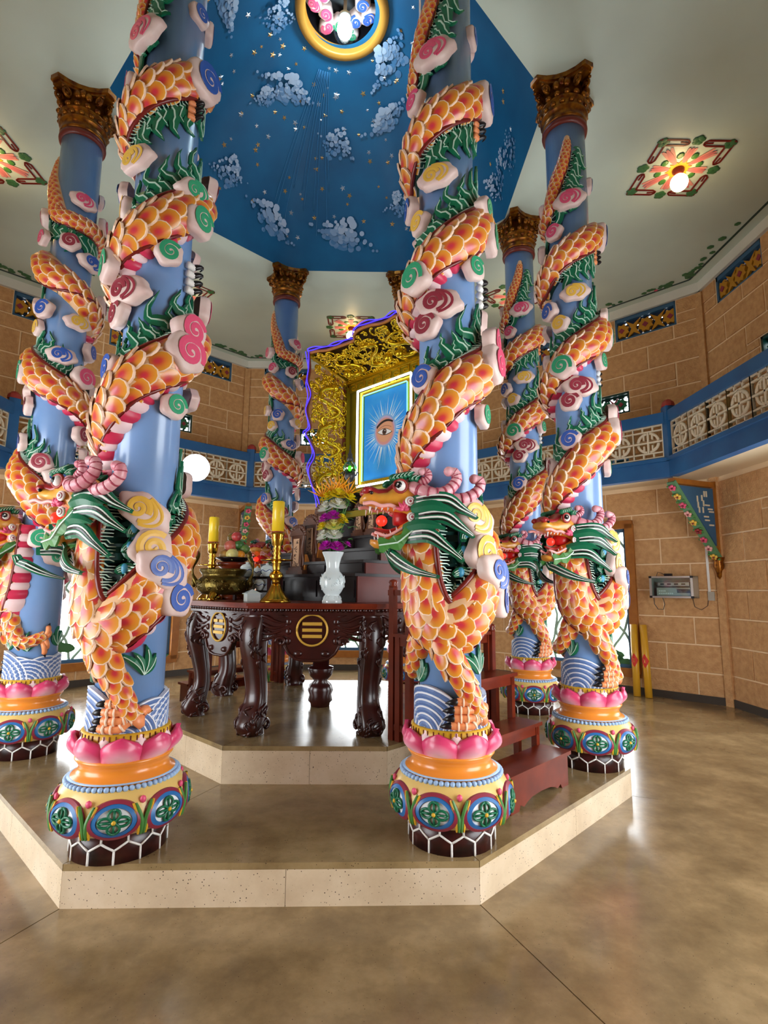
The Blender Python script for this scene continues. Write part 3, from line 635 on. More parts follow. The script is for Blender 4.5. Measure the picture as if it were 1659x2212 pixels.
def scale_frames():
    out = []; iC = int(np.argmax(TH > 92))
    g = body_mesh(); bv = BVHTree.FromPolygons([Vector(v) for v in np.concatenate(g.V)], g.F); a_ = .080; row = 0; z = 2.02
    while z > 1.08:          # neck, chest and bend: an even quincunx laid over the surface
        u = -.60+(a_/2 if row % 2 else 0)
        while u < .50:
            th = math.degrees(u/.29); o_ = cyl(th, z, 1.); h = bv.ray_cast(Vector(o_), Vector(-cyl(th, 0, 1.)), 1.2); u += a_
            if h[0] is None: continue
            p = np.array(h[0]); d2 = ((BP[:iC]-p)**2).sum(1); i = int(d2.argmin()); v = p-BP[i]; ph = math.degrees(math.atan2(v@BL_[i], v@BN[i]))
            if not -66 < ph < 70 or math.hypot(p[0], p[1]) < RC+.035: continue
            N = np.array(h[1]); N = N if N@v > 0 else -N; T = BT[max(0, i-6):i+7].mean(0); T = T+np.array((0, 0, -.55))*(TH[i] > -45)*(TH[i] < 30); Y = T-N*(T@N); Y /= np.linalg.norm(Y)
            out.append((p-Y*.03, np.cross(Y, N), Y, N, .106, .122, .088))
        z -= a_*.80; row += 1
    s = LEN[iC]+.0; row = 0
    while s < LEN[-1]-.05:
        i = li(s); R = BR[i]; w = .106*R/.128; d = phid(i); cols = (-46, 0, 46) if row % 2 else (-69, -23, 23, 69)
        for c_ in cols:
            if abs(d) > 60 and c_*np.sign(d) > 66: c_ = 62*np.sign(d)
            if c_ < -64 and TH[i] < 850: c_ = -60
            def at(ss):
                i = li(ss); a0, a1 = max(i-4, 0), min(i+4, NP_-1); v = onb(a1, c_)-onb(a0, c_); return i, v, float(np.linalg.norm(v)/(LEN[a1]-LEN[a0])/1.4)
            k0 = at(s)[2]; n = 1 if k0 < 1.4 else (2 if k0 < 2.3 else 3)
            for q in range(n):
                j, v, k_ = at(s+q*2*.066*R/.128/n); k_ = float(np.clip(k_/n, .72, 1.15)); Zx = cos(R_(c_))*BN[j]+sin(R_(c_))*BL_[j]; Y = v-Zx*(v@Zx); Y /= np.linalg.norm(Y)+1e-9; X = np.cross(Y, Zx)
                out.append((onb(j, c_), X, Y, Zx, w*(1.0 if n == 1 else 1.08), .122*R/.128*k_, w*.9))
        s += .066*R/.128*(1.0 if R > .06 else 1.25); row += 1
    return out
# fore leg standing on the base, second leg round the other side
LEG1 = smooth_path([(-20, 1.25, .215, .088), (-8, 1.14, .222, .076), (3, 1.07, .222, .066), (13, 1.01, .222, .058), (20, .955, .225, .05), (27, .90, .23, .045), (36, .855, .235, .042)], 40)
LEG2 = smooth_path([(-46, 1.34, .18, .085), (-72, 1.19, .185, .066), (-92, 1.09, .195, .054), (-112, 1.055, .21, .046), (-134, 1.08, .205, .042), (-150, 1.10, .205, .038)], 40)
def leg_mesh(lg):
    f = MB(); f.tube([cyl(t, z, r-.01) for t, z, r, q in lg], lg[:, 3]*.97, 12); return f
def leg_frames(lg, up_only=False):
    P = np.array([cyl(t, z, r-.01) for t, z, r, q in lg]); T = np.gradient(P, axis=0); T /= np.linalg.norm(T, axis=1)[:, None]; out = []; L = np.concatenate([[0], np.cumsum(np.linalg.norm(np.diff(P, axis=0), axis=1))]); s = .0; row = 0
    while s < L[-1]-.02:
        i = int(np.searchsorted(L, s)); R = lg[min(i, 39), 3]; i = min(i, 39); N = cyl(lg[i, 0], 0, 1); N = N-T[i]*(N@T[i]); N /= np.linalg.norm(N); B = np.cross(N, T[i]); w = .064*R/.07+.012
        for c_ in ((-35, 35) if row % 2 else (-75, 0, 75)):
            Zx = cos(R_(c_))*N+sin(R_(c_))*B; out.append((P[i]+Zx*R, np.cross(T[i], Zx), T[i], Zx, w, w*1.1, w*.85))
        s += .045*R/.07+.007; row += 1
    return out
def foot_mesh():
    f = MB()
    f.tube([cyl(t, z, .205) for t, z in ((42, .87), (37, .84), (33, .825))], [.03, .055, .05], 10, 0)
    for k, z in enumerate((.925, .885, .845, .808)):
        th0 = 37; th1 = -3+(k == 0)*4-(k == 3)*4; n = 22; q = np.linspace(0, 1, n)
        P = np.array([cyl(th0+(th1-th0)*x, .86+(z-.86)*min(1, x*2.4), .225+.012*sin(PI*x)) for x in q]); r = .021*(1+.17*np.abs(np.sin(q*PI*4.0)))*(1-.12*q)
        f.tube(P, r, 8, 0)
        for j in range(1, 5):
            i = int(j*n/5); f.tube(P[i-1:i+1], .0268, 8, 1)
        e = np.array([cyl(th1-16*x, z-.012*x*x, .226+.012*sin(PI*x)-.015*x*x) for x in np.linspace(-.15, 1, 8)]); f.tube(e, (.017, .018, .0175, .016, .0135, .010, .006, .0015), 8, 2)
    e = np.array([cyl(44+10*x, .87+.015*sin(PI*x), .21) for x in np.linspace(0, 1, 6)]); f.tube(e, np.linspace(.03, .016, 6), 8, 0)
    e = np.array([cyl(54+8*x, .87, .2) for x in np.linspace(0, 1, 4)]); f.tube(e, np.linspace(.014, .002, 4), 6, 2); return f
def claws_mesh(th, z, k, dz=.05, dth=10):
    f = MB()
    if 1:
        zz = z+(k-1.5)*dz; f.tube([cyl(th+dth*x, zz+.014*sin(PI*x), .2+.05*sin(PI*x*.8)) for x in np.linspace(0, 1, 8)], np.linspace(.02, .003, 8), 7, 0)
        f.tube([cyl(th-dth*1.2+dth*1.3*x, zz, .19+.015*x) for x in np.linspace(0, 1, 5)], .021, 7, 1)
    return f
def claw2_mesh():
    f = MB()
    for th, z, z2 in ((-150, 1.10, 1.20), (-150, 1.08, .98), (-146, 1.06, .93), (-152, 1.09, 1.15)):
        f.tube([cyl(th-6*x, z+(z2-z)*x*.7, .2+.02*sin(PI*x)) for x in np.linspace(0, 1, 6)], .02, 7, 0)
        f.tube([cyl(th-6-4*x, z+(z2-z)*(.7+.3*x), .2-.01*x) for x in np.linspace(0, 1, 6)], np.linspace(.017, .002, 6), 6, 2)
    return f
def waves_mesh():
    f = MB()
    for k, (th, z, s_) in enumerate([(-20, .745, .8), (-95, .75, 1), (70, .75, .9), (110, .75, 1), (200, .75, 1), (155, .745, 1.05), (240, .75, .9), (-52, .76, 1.15), (22, .74, .8)]):
        for j in range(6):
            r = (.03+.03*j)*s_; pts = [(th+math.degrees(r*cos(a)/.18), z+r*sin(a)*1.0) for a in np.linspace(.0, PI, 18)]; pts = [p for p in pts if p[1] > .745]
            if len(pts) < 4: continue
            h = .014+.0012*k; P = np.array([cyl(t, zz, .172) for t, zz in pts]); N = [surfN(p) for p in P]; f.ribbon(P, .0135*s_, N, h, 0, bulge=.006)
            P2 = np.array([cyl(th+math.degrees((r+.0145*s_)*cos(a)/.18), z+(r+.0145*s_)*sin(a), .172) for a in np.linspace(.02, PI-.02, 18)]); P2 = P2[P2[:, 2] > .745]
            if len(P2) > 3: f.ribbon(P2, .0042*s_, [surfN(p) for p in P2], h+.005, 1)
    return f
def tuft_mesh(th, z):
    f = MB()
    if 1:
        for k in range(4):
            a = R_(35+k*26); q = np.linspace(0, 1, 7); L = .12+.03*(k % 2); P = np.array([cyl(th+math.degrees(L*x*cos(a+.5*x)/.17), z+L*x*sin(a+.4*x), .172) for x in q])
            N = [surfN(p) for p in P]; f.ribbon(P, .02*np.sin(np.pi*(q*.85+.12)), N, .01, 0, bulge=.008); f.ribbon(P[:6], .002, N[:6], .02, 1)
    return f
# clouds: lobed pale pillow with a raised painted spiral
def cloud_mesh(col, kind):
    f = MB(); n = 30; lob = 5 if kind == 0 else 6
    ol = [((1+.07*cos(lob*a+kind))*cos(a)*(1 if kind == 0 else 1.35), (1+.07*cos(lob*a+kind))*sin(a)*(.92 if kind == 0 else .8)) for a in np.linspace(0, 2*PI, n, endpoint=False)]
    rings = [(1.0, -.75), (1.04, -.2), (1.02, .12), (.9, .3), (.6, .4), (.25, .42)]
    bend = lambda x, y: -.16*x*x
    V = [(x*k, y*k, h+bend(x*k, y*k)) for k, h in rings for x, y in ol]+[(0, 0, .42)]; N = len(rings)
    f.add(V, [(i*n+j, i*n+(j+1) % n, (i+1)*n+(j+1) % n, (i+1)*n+j) for i in range(N-1) for j in range(n)]+[((N-1)*n+j, (N-1)*n+(j+1) % n, N*n) for j in range(n)])
    hh = lambda k: np.interp(k, [.0, .25, .6, .9, 1.02], [.42, .42, .40, .30, .12])
    def spiral(cx, cy, R, turns, w, m, ph=0, el=1.):
        q = np.linspace(0, 1, 34); P = []
        for x in q:
            a = ph+turns*2*PI*x; r = R*(1-x*.93); px, py = cx+el*r*cos(a), cy+r*sin(a); k = math.hypot(px/(1 if kind == 0 else 1.35), py/(.92 if kind == 0 else .8)); P.append((px, py, hh(min(k, 1.0))+bend(px, py)))
        f.ribbon(P, w*(1-.35*q), [(0, 0, 1)]*len(P), .045, m, bulge=.02)
    if kind == 0: spiral(0, 0, .76, 1.9, .19, 1)
    else:
        spiral(-.35, -.05, .55, 1.75, .145, 1)
        for k in (0, 1):
            P = []
            for a in np.linspace(-1.25, 1.5, 14):
                px, py = -.25+(.72+.34*k)*cos(a)*1.05, -.02+(.56+.12*k)*sin(a); kk = math.hypot(px/1.35, py/.8); P.append((px, py, hh(min(kk, 1))+bend(px, py)))
            f.ribbon(P, .1-.02*k, [(0, 0, 1)]*len(P), .04, 1, bulge=.02)
    return f.mesh('cloud_swirl', [M['cloud'], M['sw_'+col]])
CLOUD = {}
def cloud(col, kind):
    if (col, kind) not in CLOUD: CLOUD[(col, kind)] = cloud_mesh(col, kind)
    return CLOUD[(col, kind)]
# angle, height, distance of the cloud's middle from the axis, size, colour, kind, roll
CL = [(68, 2.90, .285, .105, 'pink', 0, .3), (62, 2.76, .30, .115, 'pink', 0, -.5), (-44, 2.665, .235, .085, 'blue', 0, .4), (62, 2.47, .225, .075, 'greens', 0, 0), (-20, 3.10, .225, .098, 'maroon', 1, -.1), (-42, 2.985, .22, .085, 'maroon', 0, .2),
      (-50, 3.26, .285, .10, 'greens', 0, -.4), (38, 3.33, .235, .075, 'greens', 0, .6), (72, 3.58, .285, .10, 'greens', 0, .2), (66, 3.76, .26, .085, 'greens', 1, .3), (-22, 3.90, .23, .085, 'yellow', 1, .15), (-58, 3.66, .215, .075, 'yellow', 0, .3),
      (-84, 3.80, .235, .085, 'blue', 0, -.3), (70, 4.50, .27, .12, 'blue', 0, .1), (-25, 4.735, .235, .095, 'pink', 1, .25), (-60, 4.47, .245, .075, 'pink', 0, .2), 
      (30, 1.87, .245, .105, 'yellow', 1, -.6), (40, 1.685, .255, .105, 'yellow', 0, .8), (52, 1.575, .30, .105, 'blue', 1, -.5), (70, 1.43, .295, .10, 'blue', 0, .2),
      (150, 1.62, .25, .09, 'pink', 0, .3), (200, 1.72, .25, .09, 'greens', 1, .1), (235, 1.86, .25, .09, 'greens', 0, .1), (165, 2.10, .285, .10, 'blue', 0, 0), (215, 2.36, .25, .085, 'blue', 1, .2), (250, 2.48, .22, .085, 'maroon', 0, .3), (140, 2.60, .24, .085, 'pink', 1, .2), (175, 2.76, .25, .085, 'maroon', 0, .1),
      (130, 3.16, .27, .10, 'pink', 0, .1), (190, 3.24, .285, .10, 'pink', 0, .5), (230, 3.40, .23, .085, 'blue', 1, .1), (160, 3.52, .23, .085, 'blue', 0, .4), (205, 3.72, .24, .08, 'yellow', 1, 0), (140, 4.0, .28, .10, 'maroon', 0, .2), (190, 4.3, .25, .085, 'blue', 1, .1), (235, 4.42, .24, .08, 'maroon', 0, .1), (150, 4.75, .24, .08, 'pink', 0, .2), (215, 4.85, .22, .08, 'pink', 1, .2), (120, 5.05, .2, .07, 'blue', 0, .2), (70, 5.0, .19, .07, 'blue', 0, .2)]
# head
HO = np.array((-.22, -.155, 0)); HF = np.array((-.985, -.17, 0)); HW = np.array((.17, -.985, 0))
def hp(f, w, z): return HO+HF*f+HW*w+np.array((0, 0, z))
def loft(f_, secs, m, n=14, pinch=1.):
    V = []
    for f, z0, z1, w in secs:
        for k in range(n):
            a = 2*PI*k/n; ca, sa = cos(a), sin(a); V.append(hp(f, w*np.sign(ca)*abs(ca)**.8, (z0+z1)/2+(z1-z0)/2*np.sign(sa)*abs(sa)**.8))
    N = len(secs); f_.add(V, [(i*n+k, i*n+(k+1) % n, (i+1)*n+(k+1) % n, (i+1)*n+k)[::-1] for i in range(N-1) for k in range(n)]+[tuple(range(n)), tuple(range((N-1)*n, N*n))[::-1]], m)
def head_parts():
    out = {}
    f = MB(); loft(f, [(-.09, 1.84, 2.09, .08), (-.05, 1.86, 2.115, .10), (.0, 1.90, 2.13, .115), (.05, 1.935, 2.125, .115), (.095, 1.95, 2.10, .10), (.14, 1.96, 2.065, .085), (.19, 1.97, 2.055, .08), (.235, 1.98, 2.07, .08), (.268, 1.99, 2.05, .068), (.288, 1.995, 2.025, .04)], 0)
    loft(f, [(.05, 2.08, 2.145, .075), (.10, 2.06, 2.12, .07), (.14, 2.03, 2.085, .062), (.19, 2.025, 2.08, .058), (.235, 2.035, 2.098, .062), (.268, 2.035, 2.075, .05)], 1)
    for w in (-1, 1):
        f.ball(hp(.255, w*.05, 2.062), .03, 1, 10, 6, (1, 1, .8)); f.ball(hp(.235, w*.078, 2.045), .011, 3, 8, 5)
        f.tube([hp(x, w*(.086+.01*sin(9*x)), 1.955+.03*x/.29+.006*sin(60*x)) for x in np.linspace(.03, .285, 16)], .012, 6, 2)
        for i in range(5):
            x = .10+.035*i; f.tube([hp(x, w*.07, 1.965), hp(x+.006, w*.07, 1.943-.018*(i == 4))], [.008, .001], 6, 4)
    out['head'] = (f, ['headp', 'headred', 'lip', 'black', 'white'])
    f = MB(); loft(f, [(-.06, 1.80, 1.93, .085), (.0, 1.80, 1.915, .09), (.06, 1.785, 1.865, .085), (.11, 1.755, 1.815, .075), (.16, 1.73, 1.785, .065), (.20, 1.735, 1.782, .052), (.225, 1.755, 1.785, .03)], 0)
    for w in (-1, 1):
        f.tube([hp(x, w*(.085-.25*max(0, x-.05)), 1.875-.55*x+.9*max(0, x-.14)) for x in np.linspace(.02, .21, 10)], .010, 6, 2)
        for i in range(4):
            x = .08+.036*i; f.tube([hp(x, w*.058, 1.83-.55*(x-.08)), hp(x+.008, w*.055, 1.858-.55*(x-.08)+.02*(i == 3))], [.008, .001], 6, 4)
    out['lower_jaw'] = (f, ['headp', 'headred', 'lip', 'black', 'white'])
    f = MB(); loft(f, [(-.03, 1.87, 1.97, .07), (.05, 1.865, 1.955, .06), (.09, 1.87, 1.95, .04)], 0)
    f.tube([hp(x, 0, 1.872-.35*x+1.4*max(0, x-.11)**1.4) for x in np.linspace(.04, .21, 9)], [.03, .032, .032, .03, .03, .028, .024, .018, .008], 8, 1, flat=.45)
    out['tongue'] = (f, ['mouth', 'redcap'])
    f = MB(); f.ball(hp(.165, .02, 1.892), .032, 0, 14, 8); out['mouth_lamp'] = (f, ['redbulb'])
    for w, nm in ((1, 'eye'), (-1, 'eye')):
        f = MB(); c_ = hp(.075, w*.10, 2.085); d = HW*w*.82+HF*.5+np.array((0, 0, .15)); d /= np.linalg.norm(d); f.ball(c_, .034, 0, 12, 8); f.ball(c_+d*.018, .0225, 1, 10, 6); f.ball(c_+d*.0325, .009, 0, 8, 4)
        f.tube([c_+.037*(cos(a)*HF+sin(a)*np.array((0, 0, 1.)))+HW*w*.008 for a in np.linspace(0, 2*PI, 15)], .009, 6, 2); out['eye%d' % w] = (f, ['white', 'black', 'redcap'])
    f = MB()
    for w in (-1, 1):
        for i in range(7):
            x0 = .115-.022*i; f.tube([hp(x0-.05*q*q+.008, w*(.105-.02*q), 2.115+.022*(i < 5)*i*.25+.055*q*(1-.3*q)) for q in np.linspace(0, 1, 6)], np.array((.016, .022, .022, .018, .011, .002)), 7, 0)
            f.tube([hp(x0-.05*q*q+.008, w*(.126-.02*q), 2.118+.022*(i < 5)*i*.25+.055*q*(1-.3*q)) for q in np.linspace(.1, .8, 5)], .0025, 4, 1)
    out['brow'] = (f, ['green', 'ltgreen'])
    f = MB()      # cheek discs, cheek leaf, beard
    for w in (-1, 1):
        for fz in ((.022, 1.995), (.012, 1.905)):
            c_ = hp(fz[0], w*.125, fz[1])
            for k, (r, m) in enumerate(((.03, 0), (.022, 1), (.0165, 0), (.009, 1))): f.ball(c_+HW*w*.004*k, r, m, 12, 6, (1, 1, .35), (HF, np.array((0, 0, 1.)), HW*w))
        for a in np.linspace(.2, 2.9, 5):
            v = np.array((cos(a), sin(a))); P = [hp(.055+.06*q*v[0]*.8, w*(.112+.006*sin(PI*q)), 1.945+.06*q*v[1]) for q in np.linspace(0, 1, 6)]; f.tube(P, [.006, .012, .014, .011, .006, .001], 6, 2)
    out['cheek'] = (f, ['white', 'sw_maroon', 'sw_pink'])
    f = MB()
    for w in (-1, 1):
        P = np.array([hp(.19-.30*q, w*(.05+.055*min(1, q*1.6)), 1.745+.045*q+.22*max(0, q-.35)) for q in np.linspace(0, 1, 16)])
        f.ribbon(P, .035+.012*np.sin(np.arange(16)*1.6), [HW*w]*16, .014, 0, bulge=.01); f.ribbon(P, .004, [HW*w]*16, .03, 1)
    out['beard'] = (f, ['midgreen', 'ltgreen'])
    for k, (pts, nm) in enumerate([([(-.215, -.235, 2.09), (-.13, -.29, 2.045), (-.05, -.30, 2.04), (.012, -.285, 2.075), (.045, -.275, 2.125), (.035, -.275, 2.165), (.0, -.275, 2.172)], 'h1'),
                                   ([(-.17, -.19, 2.10), (-.05, -.225, 2.035), (.05, -.25, 2.015), (.125, -.245, 2.035), (.18, -.235, 2.08), (.185, -.235, 2.125), (.152, -.235, 2.138)], 'h2'),
                                   ([(-.20, -.22, 2.10), (-.15, -.24, 2.115), (-.115, -.245, 2.14), (-.12, -.245, 2.175), (-.15, -.245, 2.175)], 'tine')]):
        f = MB(); n = 44 if k < 2 else 24; P = smooth_path(pts, n); q = np.linspace(0, 1, n); r0, r1 = (.036, .025) if k < 2 else (.024, .02)
        f.tube(P, (r0+(r1-r0)*q)*(1+.09*np.abs(np.sin(q*PI*11))), 10, 0); f.ball(P[-1], r1*1.2, 0, 10, 6)
        for j in range(1, 10):
            i = int(j*n/11); f.tube(P[i:i+2], (r0+(r1-r0)*q[i])*1.11, 10, 1)
        out['horn%d' % k] = (f, ['horn', 'horndk'])
    strands = [((-.195, 1.995), (-.03, 2.0), (.06, 1.945), (.145, 1.90), .040), ((-.18, 1.90), (-.04, 1.905), (.05, 1.845), (.125, 1.79), .040), ((-.25, 1.79), (-.12, 1.80), (-.03, 1.735), (.065, 1.655), .042), ((-.34, 1.755), (-.27, 1.66), (-.18, 1.60), (-.06, 1.566), .036), ((-.2, 1.95), (-.1, 1.965), (-.03, 1.945), (.02, 1.93), .03), ((-.24, 1.845), (-.16, 1.862), (-.08, 1.85), (-.03, 1.83), .028)]
    for far in (1, -1):
        for k, st in enumerate(strands):
            f = MB(); pts = []; ns = []
            for x, z in smooth_path(st[:4], 16):
                R = .315+.012*k*.3; y = -math.sqrt(max(R*R-min(abs(x), R*.92)**2, .004)); y = y if x > -.29 else y*.8
                if far < 0: y = max(-y*.85, .08); 
                pts.append((x, y, z)); ns.append((x*.8, y, 0) if far > 0 else (x, y, 0))
            q = np.linspace(0, 1, 16); w = st[4]*np.clip(1.15-q, .03, 1)**.6*(.75+.45*np.sin(PI*np.clip(q*1.2, 0, 1))); N = np.array(ns); N /= np.linalg.norm(N, axis=1)[:, None]; P = np.array(pts)+N*.006
            f.ribbon(P, w, N, .018, 0, bulge=.012); T = np.gradient(P, axis=0); T /= np.linalg.norm(T, axis=1)[:, None]; X = np.cross(N, T)
            if k < 4:
                for o_, m, ww in ((.48, 1, .14), (.16, 2, .2), (-.16, 1, .16), (-.5, 2, .13)): f.ribbon(P[1:-1]+X[1:-1]*(w[1:-1, None]*o_), w[1:-1]*ww, N[1:-1], .031-.012*abs(o_), m)
            out['mane%d%d' % (far+1, k)] = (f, ['green', 'white', 'black'])
    return out
def swap_frame(fr):
    P, X, Y, Z, a, b, c_ = fr; s_ = [1, 0, 2]; return P[s_], -X[s_], Y[s_], Z[s_], a, b, c_
HEADP = head_parts(); DM = {}
for f_, _m in HEADP.values(): f_.V = [np.stack([v[:, 0]*.93-.035, v[:, 1], 1.478+(v[:, 2]-1.488)*.92], 1) for v in f_.V]
for mir in (False, True):
    d = dict(mirror=mir, dz=-Z0); q = {}
    q['body'] = body_mesh().mesh('dragon_body', [M['skin'], M['dkgreen']], **d); q['ridge'] = ridge_mesh().mesh('back_ridge', M['ridge'], **d); q['belly'] = belly_mesh().mesh('belly', [M['pinkbelly'], M['palebelly']], **d)
    q['fin'] = fin_mesh().mesh('green_fin', [M['dkgreen'], M['green'], M['ltgreen'], M['eyeblue']], **d)
    q['leg1'] = leg_mesh(LEG1).mesh('leg', M['skin'], **d); q['leg2'] = leg_mesh(LEG2).mesh('leg', M['skin'], **d)
    q['foot'] = foot_mesh().mesh('foot', [M['toe'], M['rim'], M['black']], **d); q['claw2'] = claw2_mesh().mesh('foot', [M['toe'], M['rim'], M['black']], **d)
    q['clawA'] = [claws_mesh(88, 3.27, k).mesh('claw', [M['black'], M['white']], **d) for k in range(4)]; q['clawB'] = [claws_mesh(66, 4.33, k, .045, 9).mesh('claw', [M['black'], M['toe']], **d) for k in range(4)]
    q['waves'] = waves_mesh().mesh('wave_relief', [M['wave'], M['waveln']], **d); q['tuft'] = [tuft_mesh(*x).mesh('leaf_tuft', [M['green'], M['ltgreen']], **d) for x in ((46, 1.05), (-70, 1.0), (170, 1.02), (-118, .99))]
    for k, (f, ms) in HEADP.items(): q['h_'+k] = f.mesh(k, [M[x] for x in ms], **d)
    DM[mir] = q
HNAME = {'eye1': 'eye', 'eye-1': 'eye', 'horn0': 'horn', 'horn1': 'horn', 'horn2': 'horn_tine'}
SF, LF1, LF2 = scale_frames(), leg_frames(LEG1), leg_frames(LEG2)

# pedestal parts (shared)
def pedestal():
    q = {}; zz = lambda z: z-Z0
    f = MB(); f.lathe([(.226, 0), (.222, zz(.335))], 40); q['hexagon_base'] = f.mesh('hexagon_base', M['hexdk'])
    f = MB(); nh = 12; R = .2265
    def P(a, z): return (R*cos(a), R*sin(a), z)
    for k in range(nh):
        a = 2*PI*k/nh; d = 2*PI/nh; z1, z2 = .062, .096
        for A, B in (((a, z1), (a+d/2, z2)), ((a+d/2, z2), (a+d, z1)), ((a, z1), (a, .0)), ((a+d/2, z2), (a+d/2, .14))):
            f.tube([P(A[0]+(B[0]-A[0])*t, A[1]+(B[1]-A[1])*t) for t in np.linspace(0, 1, 4)], .0055, 5)
    q['hexagon_lines'] = f.mesh('hexagon_lines', M['white'])
    f = MB(); f.lathe([(.222, zz(.325)), (.262, zz(.33)), (.297, zz(.355)), (.314, zz(.395)), (.317, zz(.425)), (.308, zz(.465)), (.286, zz(.507)), (.268, zz(.53)), (.255, zz(.545)), (.21, zz(.55))], 48); q['bowl'] = f.mesh('bowl', M['bowl'])
    f = MB()
    for k in range(60): a = 2*PI*k/60; f.ball((.263*cos(a), .263*sin(a), zz(.54)), .0145, 0, 7, 5, (1, 1, .9))
    f.lathe([(.245, zz(.552)), (.262, zz(.556)), (.245, zz(.56))], 40, 0, caps=False); q['bead_ring'] = f.mesh('bead_ring', M['bead'])
    f = MB(); f.lathe([(.252, zz(.548)), (.246, zz(.562)), (.225, zz(.572)), (.214, zz(.59)), (.212, zz(.605)), (.222, zz(.625)), (.234, zz(.638)), (.234, zz(.646)), (.2, zz(.66))], 48); q['orange_neck'] = f.mesh('orange_neck', M['orange'])
    f = MB(); f.lathe([(.18, zz(.65)), (.212, zz(.69)), (.216, zz(.735)), (.214, zz(.772)), (.2, zz(.776)), (.1, zz(.776))], 48, 0)
    for k in range(44): a = 2*PI*(k+random.uniform(-.15, .15))/44; f.bar((.2165*cos(a), .2165*sin(a), zz(.742)), (.2165*cos(a), .2165*sin(a), zz(.768)), .004, .004, 1)
    q['seed_ring'] = f.mesh('seed_ring', [M['yellow'], M['brown']])
    def petal(w, L, flare):      # local: x across, y up the petal, z outward
        f = MB(); n, k = 9, 9; V = []
        for i in range(n):
            t = i/(n-1); ww = w*(1-(max(0, t-.42)/.58)**2.3)*(.84+.16*min(1, t*3))
            for j in range(k):
                u = -1+2*j/(k-1); x = u*ww; V.append((x, t*L, .035*sin(PI*min(t*1.1, 1))*1.3*(1-u*u)-.30*x*x/.2+flare*t**2.2-.02))
        V2 = [(a, b, c_-.022) for a, b, c_ in V]; m = len(V); F = [(i*k+j, i*k+j+1, (i+1)*k+j+1, (i+1)*k+j) for i in range(n-1) for j in range(k-1)]
        F2 = [tuple(x+m for x in q_[::-1]) for q_ in F]; edge = [i*k for i in range(n)]+[(n-1)*k+j for j in range(1, k)]+[i*k+k-1 for i in range(n-2, -1, -1)]
        S = [(a, b, b+m, a+m) for a, b in zip(edge[:-1], edge[1:])]; f.add(V+V2, F+F2+S); return f
    f = petal(.099, .128, .034); fm = f.mesh('petal', bpy.data.materials['lotus_petal']); q['petal'] = fm
    q['petal2'] = petal(.055, .128, .02).mesh('petal', M['petal2'])
    # medallion: x across, y up, z outward
    f = MB(); n = 36
    def ring(r0, r1, h0, h1, m, ey=.74):
        V = [(r*cos(a), r*sin(a)*ey, h-1.5*(r*cos(a))**2-(r*sin(a))**2*2.6) for r, h in ((r0, h0), (r1, h1)) for a in np.linspace(0, 2*PI, n, endpoint=False)]
        f.add(V, [(j, (j+1) % n, n+(j+1) % n, n+j) for j in range(n)], m)
    ring(.120, .118, -.02, .012, 0); ring(.118, .100, .012, .014, 0); ring(.100, .098, .014, .010, 0); ring(.098, .078, .010, .012, 1); ring(.078, .075, .012, .002, 1); ring(.075, .04, .004, .004, 2); ring(.04, .001, .004, .004, 2); q['medallion'] = f.mesh('medallion', [M['medred'], M['medblue'], M['medwhite']])
    f = MB(); bend = lambda x, y: -1.5*x*x-y*y*2.0
    for k in range(4):
        a = k*PI/2; ax = np.array((cos(a), sin(a))); ay = np.array((-sin(a), cos(a))); pts = []
        for t in np.linspace(0, 2*PI, 15): v = ax*(.037+.029*cos(t))+ay*.026*sin(t); pts.append((v[0], v[1]*.8, .009+bend(*v)))
        f.tube(pts, .0065, 6, 0); v0, v1 = ax*.012, ax*.06; f.tube([(v0[0], v0[1]*.8, .009+bend(*v0)), (v1[0], v1[1]*.8, .009+bend(*v1))], .006, 5, 0)
    f.ball((0, 0, .012), .011, 1, 8, 5); q['quatrefoil'] = f.mesh('quatrefoil', [M['green'], M['yellow']])
    f = MB()
    for w in (-1, 1):
        for k, (o_, m) in enumerate(((0, 0), (.014, 1))):
            P = np.array([(w*(.006+o_*.8+.05*max(0, t-.3)**1.4), -.075+.145*t, .004-2.4*(-.075+.145*t)**2) for t in np.linspace(0, 1, 9)]); f.ribbon(P, .009*np.sin(np.linspace(.35, 2.8, 9))+.001, [(0, 0, 1)]*9, .01-.004*k, m, bulge=.004)
    f.ball((0, .074, -.014), .015, 2, 8, 5, (1, 1.2, .7)); q['leaf_spray'] = f.mesh('leaf_spray', [M['midgreen'], M['yellow'], M['sw_pink']])
    f = MB(); f.lathe([(RC, zz(.7)), (RC, zz(5.56))], 40); q['shaft'] = f.mesh('shaft', M['shaft'])
    return q
PED = pedestal()
